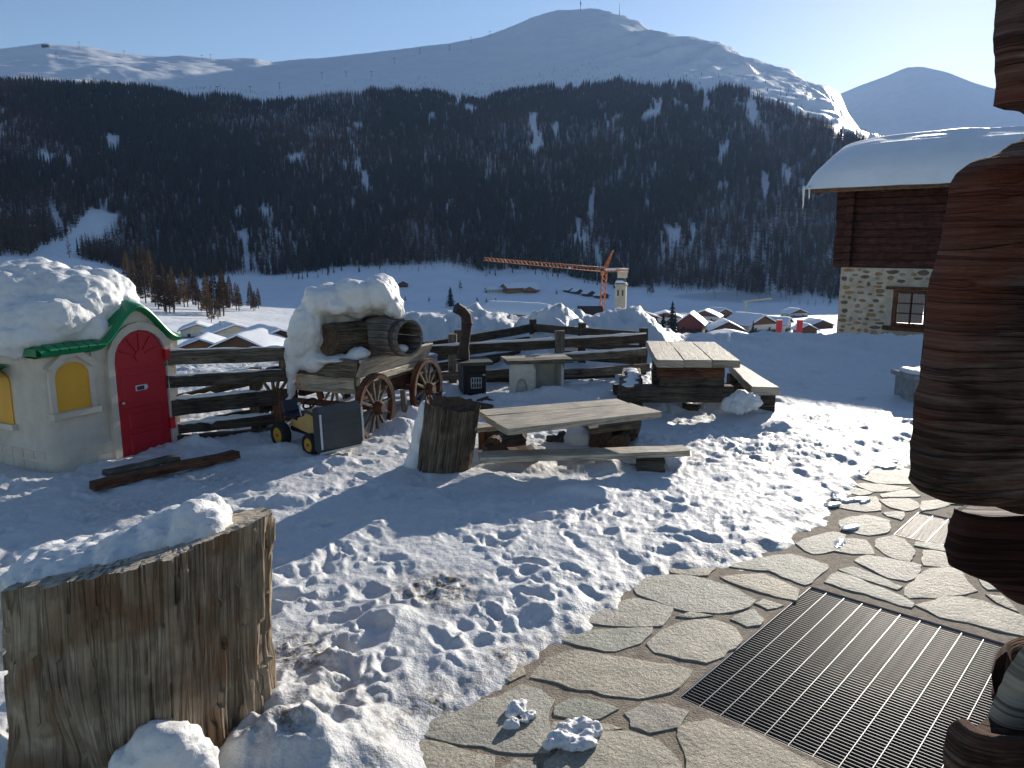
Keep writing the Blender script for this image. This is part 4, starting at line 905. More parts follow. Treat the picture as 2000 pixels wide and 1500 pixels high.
kx, kz = fp(235, 787); mb = MB(); ball(mb, (kx, -.045, kz), (.012, .018, .012), 8); mb.build('knob', GREYP, door)
# window in the front wall
wx0, wz0 = fp(111, 806); wx1, _ = fp(178, 798); wzt = fp(137, 706)[1]; wzs = wzt - (wx1 - wx0) * .42
win = MB(); ringpoly(win, arch(wx0 - .05, wx1 + .05, wz0 - .02, wzs, wzt + .05), arch(wx0, wx1, wz0, wzs, wzt), 0.01, -.022); win = win.build('window', CREAM, PH)
mb = MB(); slab(mb, arch(wx0 - .005, wx1 + .005, wz0 - .005, wzs, wzt + .005), 0.02, -.006); mb.build('shutter', YELLOW, win)
mb = MB(); slab(mb, [(wx0 - .06, wz0 - .055), (wx1 + .07, wz0 - .055), (wx1 + .07, wz0 - .004), (wx0 - .06, wz0 - .004)], 0.02, -.05, inset=.008, drop=.008); mb.build('sill', CREAM, win)
px0, px1 = wx0 - .07, wx1 + .07; pc = (wx0 + wx1) / 2
mb = MB(); slab(mb, [(px0, wzt - .03), (px0 + .05, wzt - .06), (pc - .05, wzt + .045), (pc + .05, wzt + .045), (px1 - .05, wzt - .06), (px1, wzt - .03), (pc + .07, wzt + .10), (pc - .07, wzt + .10)], 0.02, -.055); mb.build('pediment', CREAM, win)
# window with awning in the side wall
def side(mb, name, mat, parent): return mb.build(name, mat, parent)
sy1, sz0 = sp(30, 828); sy0 = sy1; syw = .34; szt = sp(20, 742)[1] + .02
def sslab(poly, x0, x1, **k):
    mb = MB(); mb.prism([(p[0], p[1]) for p in poly], x0, x1, Matrix(((0, 0, -1, 0), (1, 0, 0, 0), (0, 1, 0, 0), (0, 0, 0, 1))), **k); return mb
w2 = sslab([(sy1 - .03, sz0 - .05), (sy1 + syw, sz0 - .05), (sy1 + syw, sz0), (sy1 - .03, sz0)], -.01, .045).build('window', CREAM, PH)
sslab(arch(sy1, sy1 + syw - .03, sz0, szt - .05, szt + .05), -.02, .012).build('shutter', YELLOW, w2)
mb = MB(); Pq = []
for k in range(9):
    an = k / 8 * math.pi / 2
    for y in (sy1 - .04, sy1 + syw + .02): Pq.append((-.02 - .13 * math.sin(an), y, szt + .02 + .10 * math.cos(an)))
mb.grid(Pq, 2, 9); Pq2 = [(p[0] * 0.9 + .0, p[1], p[2] - .018) for p in Pq]; mb.grid(Pq2, 2, 9, flip=True); mb.build('awning', GREEN, PH)
# green roof: eave edge follows the walls, lifts over the door and carries the tiles
ov = .075
def eave_z(x):
    q = (x - dcx) / (dw * .78); lift = (pk + .015 - EZ) * max(0, 1 - abs(q)) if abs(q) < 1 else 0
    s_ = max(0, 1 - abs(q)); return EZ + (pk + .02 - EZ) * (3 * s_ * s_ - 2 * s_ ** 3)
xs_ = np.linspace(-ov, FW + ov, 61); P = []
for x in xs_:
    z = eave_z(float(x))
    for y, dz in ((-ov, -.01), (-ov - .012, .012), (-ov, .035), (.10, .075), (.35, .21), (DEP * .5, .30)): P.append((float(x), y, max(z, EZ + .30 * (y > .3)) + dz if y < .3 else max(z + .02, EZ + dz + .0)))
    P.append((float(x), DEP + ov, EZ)); P.append((float(x), DEP + ov, EZ - .02)); P.append((float(x), .0, z - .03))
rf = MB(); rf.grid(P, 9, len(xs_), cu=True, flip=False, smooth=False); rf = rf.build('roof', GREEN, PH)
mb = MB(); mb.prism([(-ov, -ov * .2), (-ov, DEP + ov), (0.03, DEP + ov), (.03, -ov * .2)], EZ - .015, EZ + .05); mb.build('side_eave', GREEN, PH)
for k in range(9):
    x = 0.0 + k * .085
    if x > dcx - dw * .75: break
    mb = MB(); mb.plank((x + .004, -.03, EZ + .048), (x + .079, -.03, EZ + .048), .13, .024, up=(0, -.35, 1)); mb.build('roof_tile', GREEN, rf)
for k in range(3):
    mb = MB(); mb.plank((FW + .06, .02 + k * .16, EZ + .03 + .03 * k), (FW + .06, .17 + k * .16, EZ + .03 + .03 * k), .22, .025, up=(.3, 0, 1)); mb.build('roof_tile', GREEN, rf)
# the thick slab of snow on it
def hl(x, y, z): return HM @ Vector((x, y, z))
mb = MB()
for x, y, z, a_, b_, c_ in [(.25, .35, .22, .40, .38, .26), (.55, .45, .34, .42, .42, .30), (.85, .60, .36, .30, .45, .30), (.40, .80, .40, .50, .45, .34), (.15, .75, .34, .34, .45, .34), (.10, .30, .14, .28, .30, .18), (.45, .22, .14, .30, .22, .17), (.75, .30, .26, .22, .25, .18), (.95, .35, .24, .14, .26, .12), (1.02, .62, .18, .14, .4, .12), (1.05, .30, .12, .10, .26, .09), (.90, .22, .28, .16, .2, .12), (1.0, .85, .26, .2, .3, .2), (.0, 1.0, .30, .3, .5, .34), (.6, 1.0, .34, .5, .4, .34)]:
    s_ = FW / 1.15; p = hl(x * s_, y * s_, EZ + z * 1.12 - .02); ball(mb, p, (a_ * s_, b_ * s_, c_), 18, math.atan2(hu.y, hu.x))
o = remeshed('roof_snow_slab', mb, SNOWCAP, 0.022, [(2.6, .07), (7, .03), (18, .016), (45, .008)], 4); tag(o, 'thick crumbling slab of snow on the playhouse roof', 'snow')
# planks lying at the doorstep
def lying(name, label, p, q, w, t_, mat, cat, jit=.008, seg=8):
    mid = (p + q) / 2; ob = MB().plank(p - mid, q - mid, w, t_, jit=jit, nseg=seg).build(name, mat); ob.location = mid; return tag(ob, label, cat)
lying('wooden_plank', 'long broken plank lying in the snow before the playhouse door', G(180, 950, .12), G(462, 886, .12), .12, .06, RUSTWOOD, 'plank')
lying('doorstep_board', 'short grey board tucked under the playhouse doorsill', G(205, 926, .11), G(345, 894, .11), .12, .05, GREYWOOD, 'plank')

# ================================================================= FENCES
def rail(t, x0, y0, Y0, x1, y1, Y1, w=.13, th=.055, mat=DARKWOOD, name='rail', seg=7, jit=.007, inv=None):
    a_, b_ = W(x0, y0, Y0), W(x1, y1, Y1); I = t.matrix_world.inverted(); mb = MB(); mb.plank(I @ a_, I @ b_, th, w, jit=jit, nseg=seg); return mb.build(name, mat, t)
def post(t, px, yt, Y, w=.11, mat=DARKWOOD, zb=-.2):
    p = W(px, yt, Y); I = t.matrix_world.inverted(); mb = MB(); mb.plank(I @ Vector((p.x, p.y, zb)), I @ p, w, w * .9, jit=.006, nseg=4); return mb.build('post', mat, t)
def snowline(t, x0, y0, Y0, x1, y1, Y1, th=.05, h=.03):
    """thin ridge of snow on a rail"""
    a_, b_ = W(x0, y0, Y0), W(x1, y1, Y1); I = t.matrix_world.inverted(); n = 18; P, R = [], []
    for k in range(n + 1): P.append(I @ (a_.lerp(b_, k / n) + Vector((0, 0, h * .15)))); R.append(max(.004, h * .6 * (0.55 + 0.9 * random.random()) * (1 if 0 < k < n else .3)))
    mb = MB(); mb.tube(P, R, 7, jit=.2); return mb.build('snow_ridge', SNOWCAP, t)
YL = G(440, 852).y
fl = thing('plank_fence', 'weathered plank fence between the playhouse and the cart', 'fence', Matrix.Translation(G(440, 852, 0)))
rail(fl, 320, 699, YL - .35, 560, 692, YL + .35, .145, .05, GREYWOOD); snowline(fl, 322, 686, YL - .35, 556, 680, YL + .35)
rail(fl, 325, 746, YL - .35, 560, 733, YL + .35, .125); snowline(fl, 330, 735, YL - .35, 555, 724, YL + .35)
rail(fl, 335, 797, YL - .35, 562, 773, YL + .35, .155); snowline(fl, 338, 779, YL - .35, 545, 765, YL + .35, h=.045)
rail(fl, 340, 838, YL - .3, 545, 818, YL + .3, .10); snowline(fl, 345, 829, YL - .3, 535, 810, YL + .3, h=.045)
rail(fl, 345, 858, YL - .3, 540, 842, YL + .3, .08)
rail(fl, 350, 777, YL - .2, 520, 738, YL + .35, .08, .05, name='brace'); rail(fl, 420, 818, YL, 540, 795, YL + .4, .06, .05, name='brace')
post(fl, 497, 718, YL + .25, .12); post(fl, 326, 690, YL - .25, .12); post(fl, 541, 760, YL + .3, .10, RUSTWOOD)
YA, YB = 11.7, 13.1
fr2 = thing('rail_fence', 'dark split-rail fence with tall posts behind the stove', 'fence', Matrix.Translation((0, 11.7, 0)))
# far leg, receding to the corner post, then turning back toward the right end
for y0, y1, y2 in ((678, 640, 657), (700, 664, 683), (722, 688, 705)):
    rail(fr2, 828, y0, YA - .4, 1043, y1, YB, .14, .05); rail(fr2, 1040, y1, YB, 1258, y2, YB - 1.6, .13, .05)
rail(fr2, 835, 684, YA - 1.0, 1262, 660, YA - .6, .15, .055); snowline(fr2, 838, 676, YA - 1.03, 1262, 652, YA - .63)
rail(fr2, 1000, 706, YA - .9, 1264, 687, YA - .7, .12, .05, GREYWOOD); snowline(fr2, 1002, 699, YA - .93, 1262, 680, YA - .73)
rail(fr2, 1090, 731, YA - .85, 1268, 718, YA - .75, .12, .05, GREYWOOD); rail(fr2, 950, 742, YA - .85, 1200, 730, YA - .75, .11, .05)
rail(fr2, 850, 736, YA - 1.0, 1010, 728, YA - .9, .12, .05, GREYWOOD); rail(fr2, 850, 768, YA - 1.0, 1000, 762, YA - .9, .12, .05); rail(fr2, 1105, 758, YA - .9, 1215, 754, YA - .8, .14, .05); snowline(fr2, 1107, 751, YA - .93, 1212, 747, YA - .83, h=.05)
for px, yt, Y in ((1041, 623, YB), (1137, 630, YB - .7), (1257, 641, YB - 1.6), (1093, 646, YA - .78), (884, 652, YA - .9), (896, 645, YA - .3)): post(fr2, px, yt, Y, .12 if px != 1093 else .14, GREYWOOD if px in (884, 1093) else DARKWOOD)
post(fr2, 838, 668, YA - .6, .11)

# ================================================================= CART WITH LOG AND BARREL
e = Vector((.93, -.36, 0)).normalized(); ax = Vector((.36, .93, 0)).normalized()
wy = G(735, 846).y; cr_ = W(702, 702, wy + .12); cw = G(735, 846, 0)
cart = thing('wooden_cart', 'old wooden hay cart with spoked wheels and snow-laden box', 'cart', frameM((cr_.x, cr_.y, 0), e)); CM = cart.matrix_world.copy(); CI = CM.inverted()
zt_ = cr_.z; wd = .98; ln = 1.5; zb_ = zt_ - .20
def cp(x, y, z): return Vector((x, y, z))
def fpan(px, py):
    d = CI.to_3x3() @ ray(px, py); o = CI @ Vector((0, 0, CAMH)); t = -o.y / d.y; p = o + d * t; return p.x, p.z
wd = -fpan(556, 706)[0]
mb = MB(); mb.plank((-wd, -.03, zt_ - .10), (-.0, -.03, zt_ - .10), .035, .20, jit=.005, nseg=6); mb.build('end_board', GREYWOOD, cart)
mb = MB(); mb.plank((-wd + .07, .0, zt_ - .29), (-.06, .0, zt_ - .29), .04, .17, jit=.006, nseg=6); mb.build('end_board', PALEWOOD, cart)
fl_ = .07
mb = MB(); mb.plank((fl_ * .6, -.06, zt_ - .09), (fl_ * .6, ln, zt_ - .09), .035, .20, up=(.45, 0, 1), jit=.005, nseg=6); mb.build('side_board', PALEWOOD, cart)
mb = MB(); mb.plank((.0, -.04, zt_ - .235), (.0, ln, zt_ - .235), .05, .08, jit=.004, nseg=6); mb.build('side_rail', PALEWOOD, cart)
mb = MB(); mb.plank((-wd - .03, -.04, zt_ - .12), (-wd - .03, ln, zt_ - .12), .035, .22, jit=.005, nseg=6); mb.build('side_board', GREYWOOD, cart)
mb = MB(); mb.plank((-wd, ln, zt_ - .12), (0, ln, zt_ - .12), .035, .24, jit=.005, nseg=4); mb.build('end_board', GREYWOOD, cart)
for k in range(5): 
    x = -wd + wd * (k + .5) / 5; mb = MB(); mb.plank((x, -.0, zt_ - .30), (x, ln, zt_ - .30), wd / 5 - .008, .03, nseg=3, jit=.003); mb.build('floor_board', GREYWOOD, cart)
mb = MB(); mb.plank((-.10, .12, zt_ - .40), (-.10, ln + .08, zt_ - .40), .10, .16, jit=.005, nseg=5); mb.build('chassis_beam', RUSTWOOD, cart)
mb = MB(); mb.plank((-wd + .12, .12, zt_ - .40), (-wd + .12, ln + .1, zt_ - .40), .10, .14, jit=.005, nseg=5); mb.build('chassis_beam', RUSTWOOD, cart)
mb = MB(); mb.plank((-wd + .1, .05, zt_ - .36), (.02, .05, zt_ - .36), .05, .05, jit=.004, nseg=4); mb.build('cross_beam', RUSTWOOD, cart)
mb = MB(); mb.plank((-.05, ln - .35, zt_ - .43), (.12, ln - .1, zt_ - .43), .22, .20, jit=.012, nseg=3); mb.build('bolster', RUSTWOOD, cart)
WR = .36
def wheel(t, x, y, zc):
    w_ = bpy.data.objects.new('wheel', None)
    P = []; n = 40; mb = MB()
    prof_ = [(WR, -.035), (WR, .035), (WR - .055, .028), (WR - .055, -.028)]
    for k in range(n):
        an = 2 * math.pi * k / n
        for r_, o_ in prof_: P.append((x + o_, y + r_ * math.cos(an), zc + r_ * math.sin(an)))
    Q = []
    for i in range(n + 1): Q += P[(i % n) * 4:(i % n) * 4 + 4]
    mb.grid(Q, 4, n + 1, cu=True, uvs=[(j * .06, i * .06) for i in range(n + 1) for j in range(4)], smooth=False)
    rim = mb.build('wheel', RUSTWOOD, t)
    for k in range(12):
        an = 2 * math.pi * (k + .3) / 12; d = Vector((0, math.cos(an), math.sin(an)))
        m = MB(); m.plank(Vector((x, y, zc)) + d * .055, Vector((x, y, zc)) + d * (WR - .05), .032, .036, up=(1, 0, 0), w1=.024, t1=.028, nseg=2, jit=.002); m.build('spoke', GREYWOOD, rim)
    m = MB(); m.tube([(x - .07, y, zc), (x - .05, y, zc), (x + .06, y, zc), (x + .10, y, zc)], [.06, .075, .075, .05], 16); m.build('hub', RUSTWOOD, rim)
    return rim
q = CI @ G(735, 847, .05); q0 = CI @ W(735, 800, G(735, 847).y)
wheel(cart, max(q.x, .06), q.y, WR - .03); wheel(cart, -wd - .10, q.y, WR - .03); wheel(cart, max(q.x, .06), q.y + 1.15, WR - .03); wheel(cart, -wd - .10, q.y + 1.15, WR - .03)
for dy in (0, 1.15):
    mb = MB(); mb.tube([(-wd - .1, q.y + dy, WR - .03), (max(q.x, .06), q.y + dy, WR - .03)], .035, 8); mb.build('axle', RUSTWOOD, cart)
mb = MB(); mb.plank((.22, q.y + .62, .02), (.20, q.y + .62, .40), .06, .05, nseg=2, jit=.004); mb.build('prop', GREYWOOD, cart)
# log lying on the cart
def log_solid(p0, p1, r, n=56, m=30, seed=1, hollow=0.0, amp=.03, mat=BARKW, name='log', parent=None, M=None):
    p0, p1 = Vector(p0), Vector(p1); _, a_, L, sd, up = MB().frame(p0, p1); TH, Q = np.meshgrid(np.linspace(0, 2 * math.pi, n, endpoint=False), np.linspace(0, 1, m))
    rad = r * (1 + .05 * np.cos(2 * TH + seed) + .04 * np.cos(3 * TH + seed * 2)) + amp * (.6 * ridged(TH * 6, Q * L * 1.5 + seed, 4, 100 + seed) + .5 * fbm(TH * 14, Q * L * 3, None, 4, 130 + seed)) - amp * .3
    endw = (np.abs(Q - .5) > .49) * .02 * fbm(TH * 4, Q * 3, None, 3, 150 + seed)
    P = [p0 + a_ * (float(q_) * L + float(w_)) + sd * float(r_ * math.cos(t_)) + up * float(r_ * math.sin(t_)) for t_, q_, r_, w_ in zip(TH.ravel(), Q.ravel(), rad.ravel(), endw.ravel())]
    uvs = [(float(t_) * r, float(q_) * L) for t_, q_ in zip(TH.ravel(), Q.ravel())]
    mb = MB(); mb.grid(P, n, m, cu=True, uvs=uvs)
    for row, end, sg in ((0, p0, -1), (m - 1, p1, 1)):
        ring = P[row * n:(row + 1) * n]; kk = 6; PP = []; uu = []
        for j in range(kk + 1):
            f = 1 - j / kk; dep = hollow * (1 - f) ** .5 if (hollow and sg > 0) else 0
            for i in range(n): PP.append(end + (ring[i] - end) * max(f, .001) - a_ * (dep + (.006 * random.random() if 0 < j < kk else 0)) * sg); uu.append((i * .02, f * .2))
        mb.grid(PP, n, kk + 1, cu=True, uvs=uu, flip=(sg < 0), mi=1)
    return mb.build(name, [mat, ENDGRAIN], parent, M)
Yc = wy + .25
lg = log_solid(W(641, 663, Yc), W(735, 655, Yc + .55), .165, seed=3, amp=.02, name='log', mat=BARKW); tag(lg, 'short thick log lying on the cart beside the barrel', 'log')
# barrel lying open toward the right
bp0, bp1 = W(722, 652, Yc + .55), W(800, 660, Yc + .12)
br = thing('wooden_barrel', 'grey wooden barrel lying open on the cart', 'barrel', Matrix.Translation(bp0)); bd = (bp1 - bp0); bL = bd.length
_, ba, _, bs_, bu = MB().frame((0, 0, 0), bd)
def bpt(t, r, an): return ba * (t * bL) + (bs_ * math.cos(an) + bu * math.sin(an)) * r
def brad(t): return .185 + .03 * math.sin(math.pi * (t * .75 + .12))
NS = 16
BARW = wood('grey_barrel_stave', (0.08, 0.07, 0.06), (0.22, 0.20, 0.175), (0.40, 0.37, 0.33))
for k in range(NS):
    P = []; uvs = []
    for t_ in np.linspace(0, 1, 7):
        for f, dr in ((.03, 0), (.5, .002), (.97, 0), (.97, -.022), (.03, -.022)):
            P.append(bpt(t_, brad(t_) + dr, 2 * math.pi * (k + f) / NS)); uvs.append((f * .07, float(t_) * bL))
    mb = MB(); mb.grid(P, 5, 7, cu=True, uvs=uvs, smooth=False); mb.f.append([30, 31, 32, 33, 34]); mb.uv.append([(0, 0)] * 5); mb.sm.append(False); mb.mi.append(0); mb.build('stave', BARW, br)
IRON = plain('dark_iron', (0.07, 0.065, 0.06), 0.6, metal=0.4, var=.4, scale=20)
for t0 in (.10, .88):
    P = []
    for k in range(41):
        for tt, dr in ((t0 - .05, .004), (t0 + .05, .004), (t0 + .05, .0005), (t0 - .05, .0005)): P.append(bpt(tt, brad(tt) + dr, 2 * math.pi * k / 40))
    mb = MB(); mb.grid(P, 4, 41, cu=True); mb.build('hoop', IRON, br)
mb = MB(); mb.add([bpt(.06, .17, 2 * math.pi * k / 24) for k in range(24)], [list(range(24))]); mb.build('barrel_head', BARW, br)
mb = MB()
ball(mb, bp0 + bpt(.75, .13, -math.pi / 2) , (.10, .10, .05), 12); o = remeshed('snow_in_barrel', mb, SNOWCAP, .014, [(14, .02)], 1); tag(o, 'small heap of snow inside the open barrel', 'snow')
# snow piled on the cart
mb = MB()
for px, py, dy, a_, b_, c_ in [(600, 640, .1, .17, .28, .30), (575, 690, .05, .12, .22, .20), (640, 585, .25, .22, .32, .17), (690, 575, .35, .22, .35, .18), (745, 575, .5, .20, .35, .20), (770, 600, .5, .10, .25, .15), (615, 590, .15, .16, .25, .17), (585, 660, .0, .11, .2, .25), (660, 598, .1, .12, .2, .09), (700, 590, .25, .14, .22, .12), (570, 720, -.02, .07, .12, .16), (568, 755, -.04, .055, .09, .14), (562, 790, -.05, .045, .07, .08), (655, 703, -.02, .26, .14, .05), (700, 693, .05, .13, .12, .07), (610, 705, .1, .2, .2, .12), (740, 560, .45, .16, .3, .12), (680, 620, .6, .22, .22, .18), (720, 612, .75, .2, .2, .16), (640, 625, .45, .14, .2, .16), (705, 605, .5, .2, .3, .09), (750, 605, .65, .16, .25, .09)]:
    ball(mb, W(px, py, Yc + dy), (a_, b_, c_), 14)
o = remeshed('snow_load', mb, SNOWCAP, 0.02, [(3.5, .05), (9, .02), (24, .010), (60, .005)], 5); tag(o, 'deep overhanging snow piled on the cart and its barrel', 'snow')
# stones and split logs with snow under the cart's far end
for ks_, (px, py, r) in enumerate(((785, 825, .08), (800, 812, .09), (812, 795, .07), (820, 805, .08))):
    p = G(px, py, .05); ob = remeshed('field_stone', (lambda m: (ball(m, (0, 0, 0), (r, r * .9, r * .7), 10), m)[1])(MB()), plain('field_stone_%d' % px, (.17, .15, .13), .9, var=.4, scale=12, bs=.5), .02, [(9, .03)], 1); ob.location = p + Vector((0, 0, r * .3)); tag(ob, ORD[ks_] + ' from the left of the small grey stones in the snow behind the cart wheel', 'stone', 'stones behind the cart')

# ================================================================= TOY TRACTOR WITH LOADER
TY = plastic('tractor_yellow', (0.62, 0.40, 0.14), 0.5, .25); TB = plain('black_rubber', (0.012, 0.012, 0.013), 0.75, var=.3, scale=20); TG = plastic('dark_bucket_plastic', (0.045, 0.055, 0.06), 0.5, .3); TN = plastic('navy_seat', (0.008, 0.010, 0.028), 0.4); TR = plastic('tractor_red', (0.42, 0.05, 0.03), 0.5); RIMY = plastic('rim_yellow', (0.55, 0.33, 0.03), 0.5, .2)
f1 = G(612, 887, .05); r1 = G(560, 868, .05)
td = Vector((0.74, -0.67, 0)); tw_ = .34
tr_ = thing('toy_tractor', 'yellow pedal tractor with big dark loader bucket beside the cart', 'toy', frameM(((f1 + r1) / 2) + Vector((0, 0, -.01)), td)); TI = tr_.matrix_world.inverted()
wb = (f1 - r1).length * .95; sgn = -1
def twheel(x, y, r, w):
    mb = MB(); P = []; n = 28
    for k in range(n + 1):
        an = 2 * math.pi * k / n; rr = r * (1 + .03 * (k % 2))
        for o_, q_ in ((-w / 2, .62), (-w / 2, .92), (-w / 3, 1), (w / 3, 1), (w / 2, .92), (w / 2, .62)): P.append((x + rr * q_ * math.cos(an), y + o_, r + rr * q_ * math.sin(an)))
    mb.grid(P, 6, n + 1, cu=True); o = mb.build('wheel', TB, tr_)
    mb = MB(); mb.tube([(x, y - w * .42, r), (x, y + w * .42, r)], r * .64, 20, smooth=False); mb.build('rim', RIMY, o)
    mb = MB(); mb.tube([(x, y - w * .55, r), (x, y + w * .55, r)], r * .14, 10); mb.build('hub_cap', TR, o)
X = wb / 2
twheel(X, -.03, .105, .07); twheel(X, .30, .105, .07); twheel(-X, -.05, .125, .09); twheel(-X, .33, .125, .09)
cy_ = .135
mb = MB(); mb.plank((-X - .05, cy_, .16), (X + .05, cy_, .16), .09, .07, ch=.3); mb.build('chassis', TB, tr_)
mb = MB(); mb.prism([(-.02, .17), (X + .12, .15), (X + .13, .25), (X + .07, .35), (.05, .40), (-.02, .32), (-X, .26), (-X - .02, .20)], -cy_ - .075, -cy_ + .075, Matrix(((1, 0, 0, 0), (0, 0, -1, 0), (0, 1, 0, 0), (0, 0, 0, 1))), inset=.012, drop=.012); mb.build('body', TY, tr_)
mb = MB(); mb.prism([(X + .05, .16), (X + .135, .16), (X + .14, .27), (X + .06, .29)], -cy_ - .08, -cy_ + .08, Matrix(((1, 0, 0, 0), (0, 0, -1, 0), (0, 1, 0, 0), (0, 0, 0, 1)))); mb.build('grille', TR, tr_)
mb = MB(); mb.plank((-X - .10, cy_, .30), (-X + .13, cy_, .29), .19, .05, ch=.4); mb.plank((-X - .09, cy_, .29), (-X - .13, cy_, .43), .19, .035, up=(1, 0, 0), ch=.4); mb.build('seat', TN, tr_)
mb = MB(); P = [(-.02 + .035 * math.sin(0), 0, 0)]; ring = [Vector((.0, cy_, .44)) + Vector((.04 * math.cos(k * math.pi / 8), .07 * math.sin(k * math.pi / 8), .055 * math.cos(k * math.pi / 8))) for k in range(17)]; mb.tube(ring, .01, 6, cap=False); mb.build('steering_wheel', TB, tr_)
mb = MB(); mb.tube([(.03, cy_, .38), (.0, cy_, .44)], .01, 6); mb.build('steering_column', TB, tr_)
for y in (cy_ - .115, cy_ + .115):
    mb = MB(); mb.tube([(.02, y, .36), (.10, y, .40), (X + .10, y, .36), (X + .20, y, .20)], .014, 6); mb.build('loader_arm', TG, tr_)
mb = MB(); ball(mb, (.02, cy_ - .13, .46), (.018, .018, .018), 8); mb.tube([(.05, cy_ - .13, .34), (.02, cy_ - .13, .46)], .008, 6); mb.build('lever', GREYP, tr_)
# bucket: an open scoop turned floor-out
bw = .23
sect = [(X + .15, .46), (X + .22, .50), (X + .27, .44), (X + .29, .13), (X + .25, .07), (X + .17, .09)]
P = []
for y in np.linspace(cy_ - bw, cy_ + bw, 7):
    for x, z in sect: P.append((x, float(y), z))
mb = MB(); mb.grid(P, len(sect), 7, cu=False, smooth=False); P2 = [(p[0] - .018, p[1], p[2]) for p in P]; mb.grid(P2, len(sect), 7, smooth=False, flip=True)
for y in (cy_ - bw, cy_ + bw): mb.add([(x, y, z) for x, z in sect], [list(range(len(sect)))])
bk = mb.build('bucket', TG, tr_)
mb = MB(); mb.plank((X + .255, cy_ - bw, .075), (X + .255, cy_ + bw, .075), .03, .02); mb.build('bucket_lip', GREYP, bk)

for zz in (.12, .20, .28, .36): mb = MB(); mb.plank((X + .285 - (zz - .13) * .06, cy_ - bw + .02, zz), (X + .285 - (zz - .13) * .06, cy_ + bw - .02, zz), .012, .014); mb.build('bucket_rib', TG, bk)
for y in (cy_ - bw, cy_ + bw): mb = MB(); mb.plank((X + .292, y, .12), (X + .275, y, .44), .016, .016, up=(1, 0, 0)); mb.build('bucket_edge', GREYP, bk)
# ================================================================= UPRIGHT LOG, LOW TABLE, BENCHES
b0 = G(866, 922, .03); t0 = W(886, 788, b0.y - .06)
ul = log_solid(b0 + Vector((0, 0, -.08)), t0, (W(931, 850, b0.y).x - W(830, 850, b0.y).x) / 2, n=90, m=50, seed=6, hollow=.12, amp=.022, name='hollow_log'); tag(ul, 'short hollow log standing upright beside the low table', 'log')
mb = MB()
for px, py, a_, c_ in [(822, 860, .09, .22), (815, 890, .09, .12), (830, 815, .06, .15), (812, 905, .12, .07)]: ball(mb, W(px, py, b0.y + .10), (a_, .12, c_), 12)
o = remeshed('leaning_snow', mb, SNOWCAP, .016, [(7, .03), (30, .01)], 3); tag(o, 'wedge of snow clinging to the left side of the upright log', 'snow')
def quadplanks(t, c4, n, th, mat, name='top_plank', gap=.006, jit=.003, seg=6):
    """c4: four top corners (front-left, front-right, back-right, back-left); planks run left-right"""
    I = t.matrix_world.inverted(); FL, FR, BR, BL = [I @ Vector(p) for p in c4]
    for k in range(n):
        s0, s1 = (k) / n, (k + 1) / n; a_ = (FL.lerp(BL, s0) + FL.lerp(BL, s1)) / 2; b_ = (FR.lerp(BR, s0) + FR.lerp(BR, s1)) / 2
        w = (FL - BL).length / n - gap; up = Vector((0, 0, 1)); dz = random.uniform(-.004, .004)
        side_ = (b_ - a_).normalized(); perp = abs((BL - FL).normalized().cross(side_).z)
        ex = random.uniform(-.02, .02); mb = MB(); mb.plank(a_ - side_ * ex + Vector((0, 0, dz - th / 2)), b_ + side_ * ex + Vector((0, 0, dz - th / 2)), w * perp, th, jit=jit, nseg=seg, ch=.08); mb.build(name, mat, t)
tc = G(1110, 875, 0)
lt = thing('low_table', 'low rustic plank table on stacked log feet, in front', 'table', Matrix.Translation(tc))
TZ = .50
quadplanks(lt, [G(990, 838, TZ), G(1292, 803, TZ), G(1203, 779, TZ), G(932, 800, TZ)], 3, .055, PALEWOOD)
I_ = lt.matrix_world.inverted()
def lyinglog(t, p, d, L, r, seed, mat=BARKW, name='log_foot', amp=.012):
    p = I_ @ p if t is lt else p; d = Vector(d).normalized(); return log_solid(p - d * L / 2, p + d * L / 2, r, n=30, m=14, seed=seed, amp=amp, mat=mat, name=name, parent=t)
for k, (px, py, r, dy) in enumerate([(975, 862, .10, .10), (1000, 858, .11, .28), (985, 872, .07, -.02), (1182, 850, .13, .10), (1212, 856, .10, .0), (1235, 838, .07, .14), (1195, 832, .08, .22)]):
    base = G(px, 885 if px < 1100 else 872, .05); p = W(px, py, base.y + dy); p.z = max(p.z, r * .8); lyinglog(lt, p, (.25, .95, .05) if k != 2 else (.8, .5, .1), .42, r, 20 + k)
for a_, b_ in (((968, 848), (1012, 846)), ((1150, 836), (1245, 824))):
    y = G(990 if a_[0] < 1100 else 1200, 880, .05).y + .15; mb = MB(); mb.plank(I_ @ W(*a_, y), I_ @ W(*b_, y), .30, .06, jit=.006, nseg=3); mb.build('cross_bearer', GREYWOOD, lt)
bz = .24
fb = thing('plank_bench', 'long low plank bench in front of the low table', 'bench', Matrix.Translation(G(1130, 915, 0))); I2 = fb.matrix_world.inverted()
mb = MB(); mb.plank(I2 @ G(936, 893, bz - .025), I2 @ G(1340, 880, bz - .025), .21, .05, jit=.005, nseg=10); mb.build('seat', PALEWOOD, fb)
mb = MB(); mb.plank(I2 @ (G(1022, 920, .0) + Vector((-.12, 0, .09))), I2 @ (G(1022, 920, .0) + Vector((.10, .06, .09))), .24, .22, jit=.01, nseg=3); mb.build('support_block', RUSTWOOD, fb)
p = G(1272, 908, .10); log_solid(I2 @ (p + Vector((-.13, 0, 0))), I2 @ (p + Vector((.10, -.03, 0))), .10, n=26, m=10, seed=31, amp=.01, mat=DARKWOOD, name='support_log', parent=fb)
bb = thing('plank_bench', 'plank bench behind the low table, mostly hidden by it', 'bench', Matrix.Translation(G(1040, 840, 0))); I3 = bb.matrix_world.inverted()
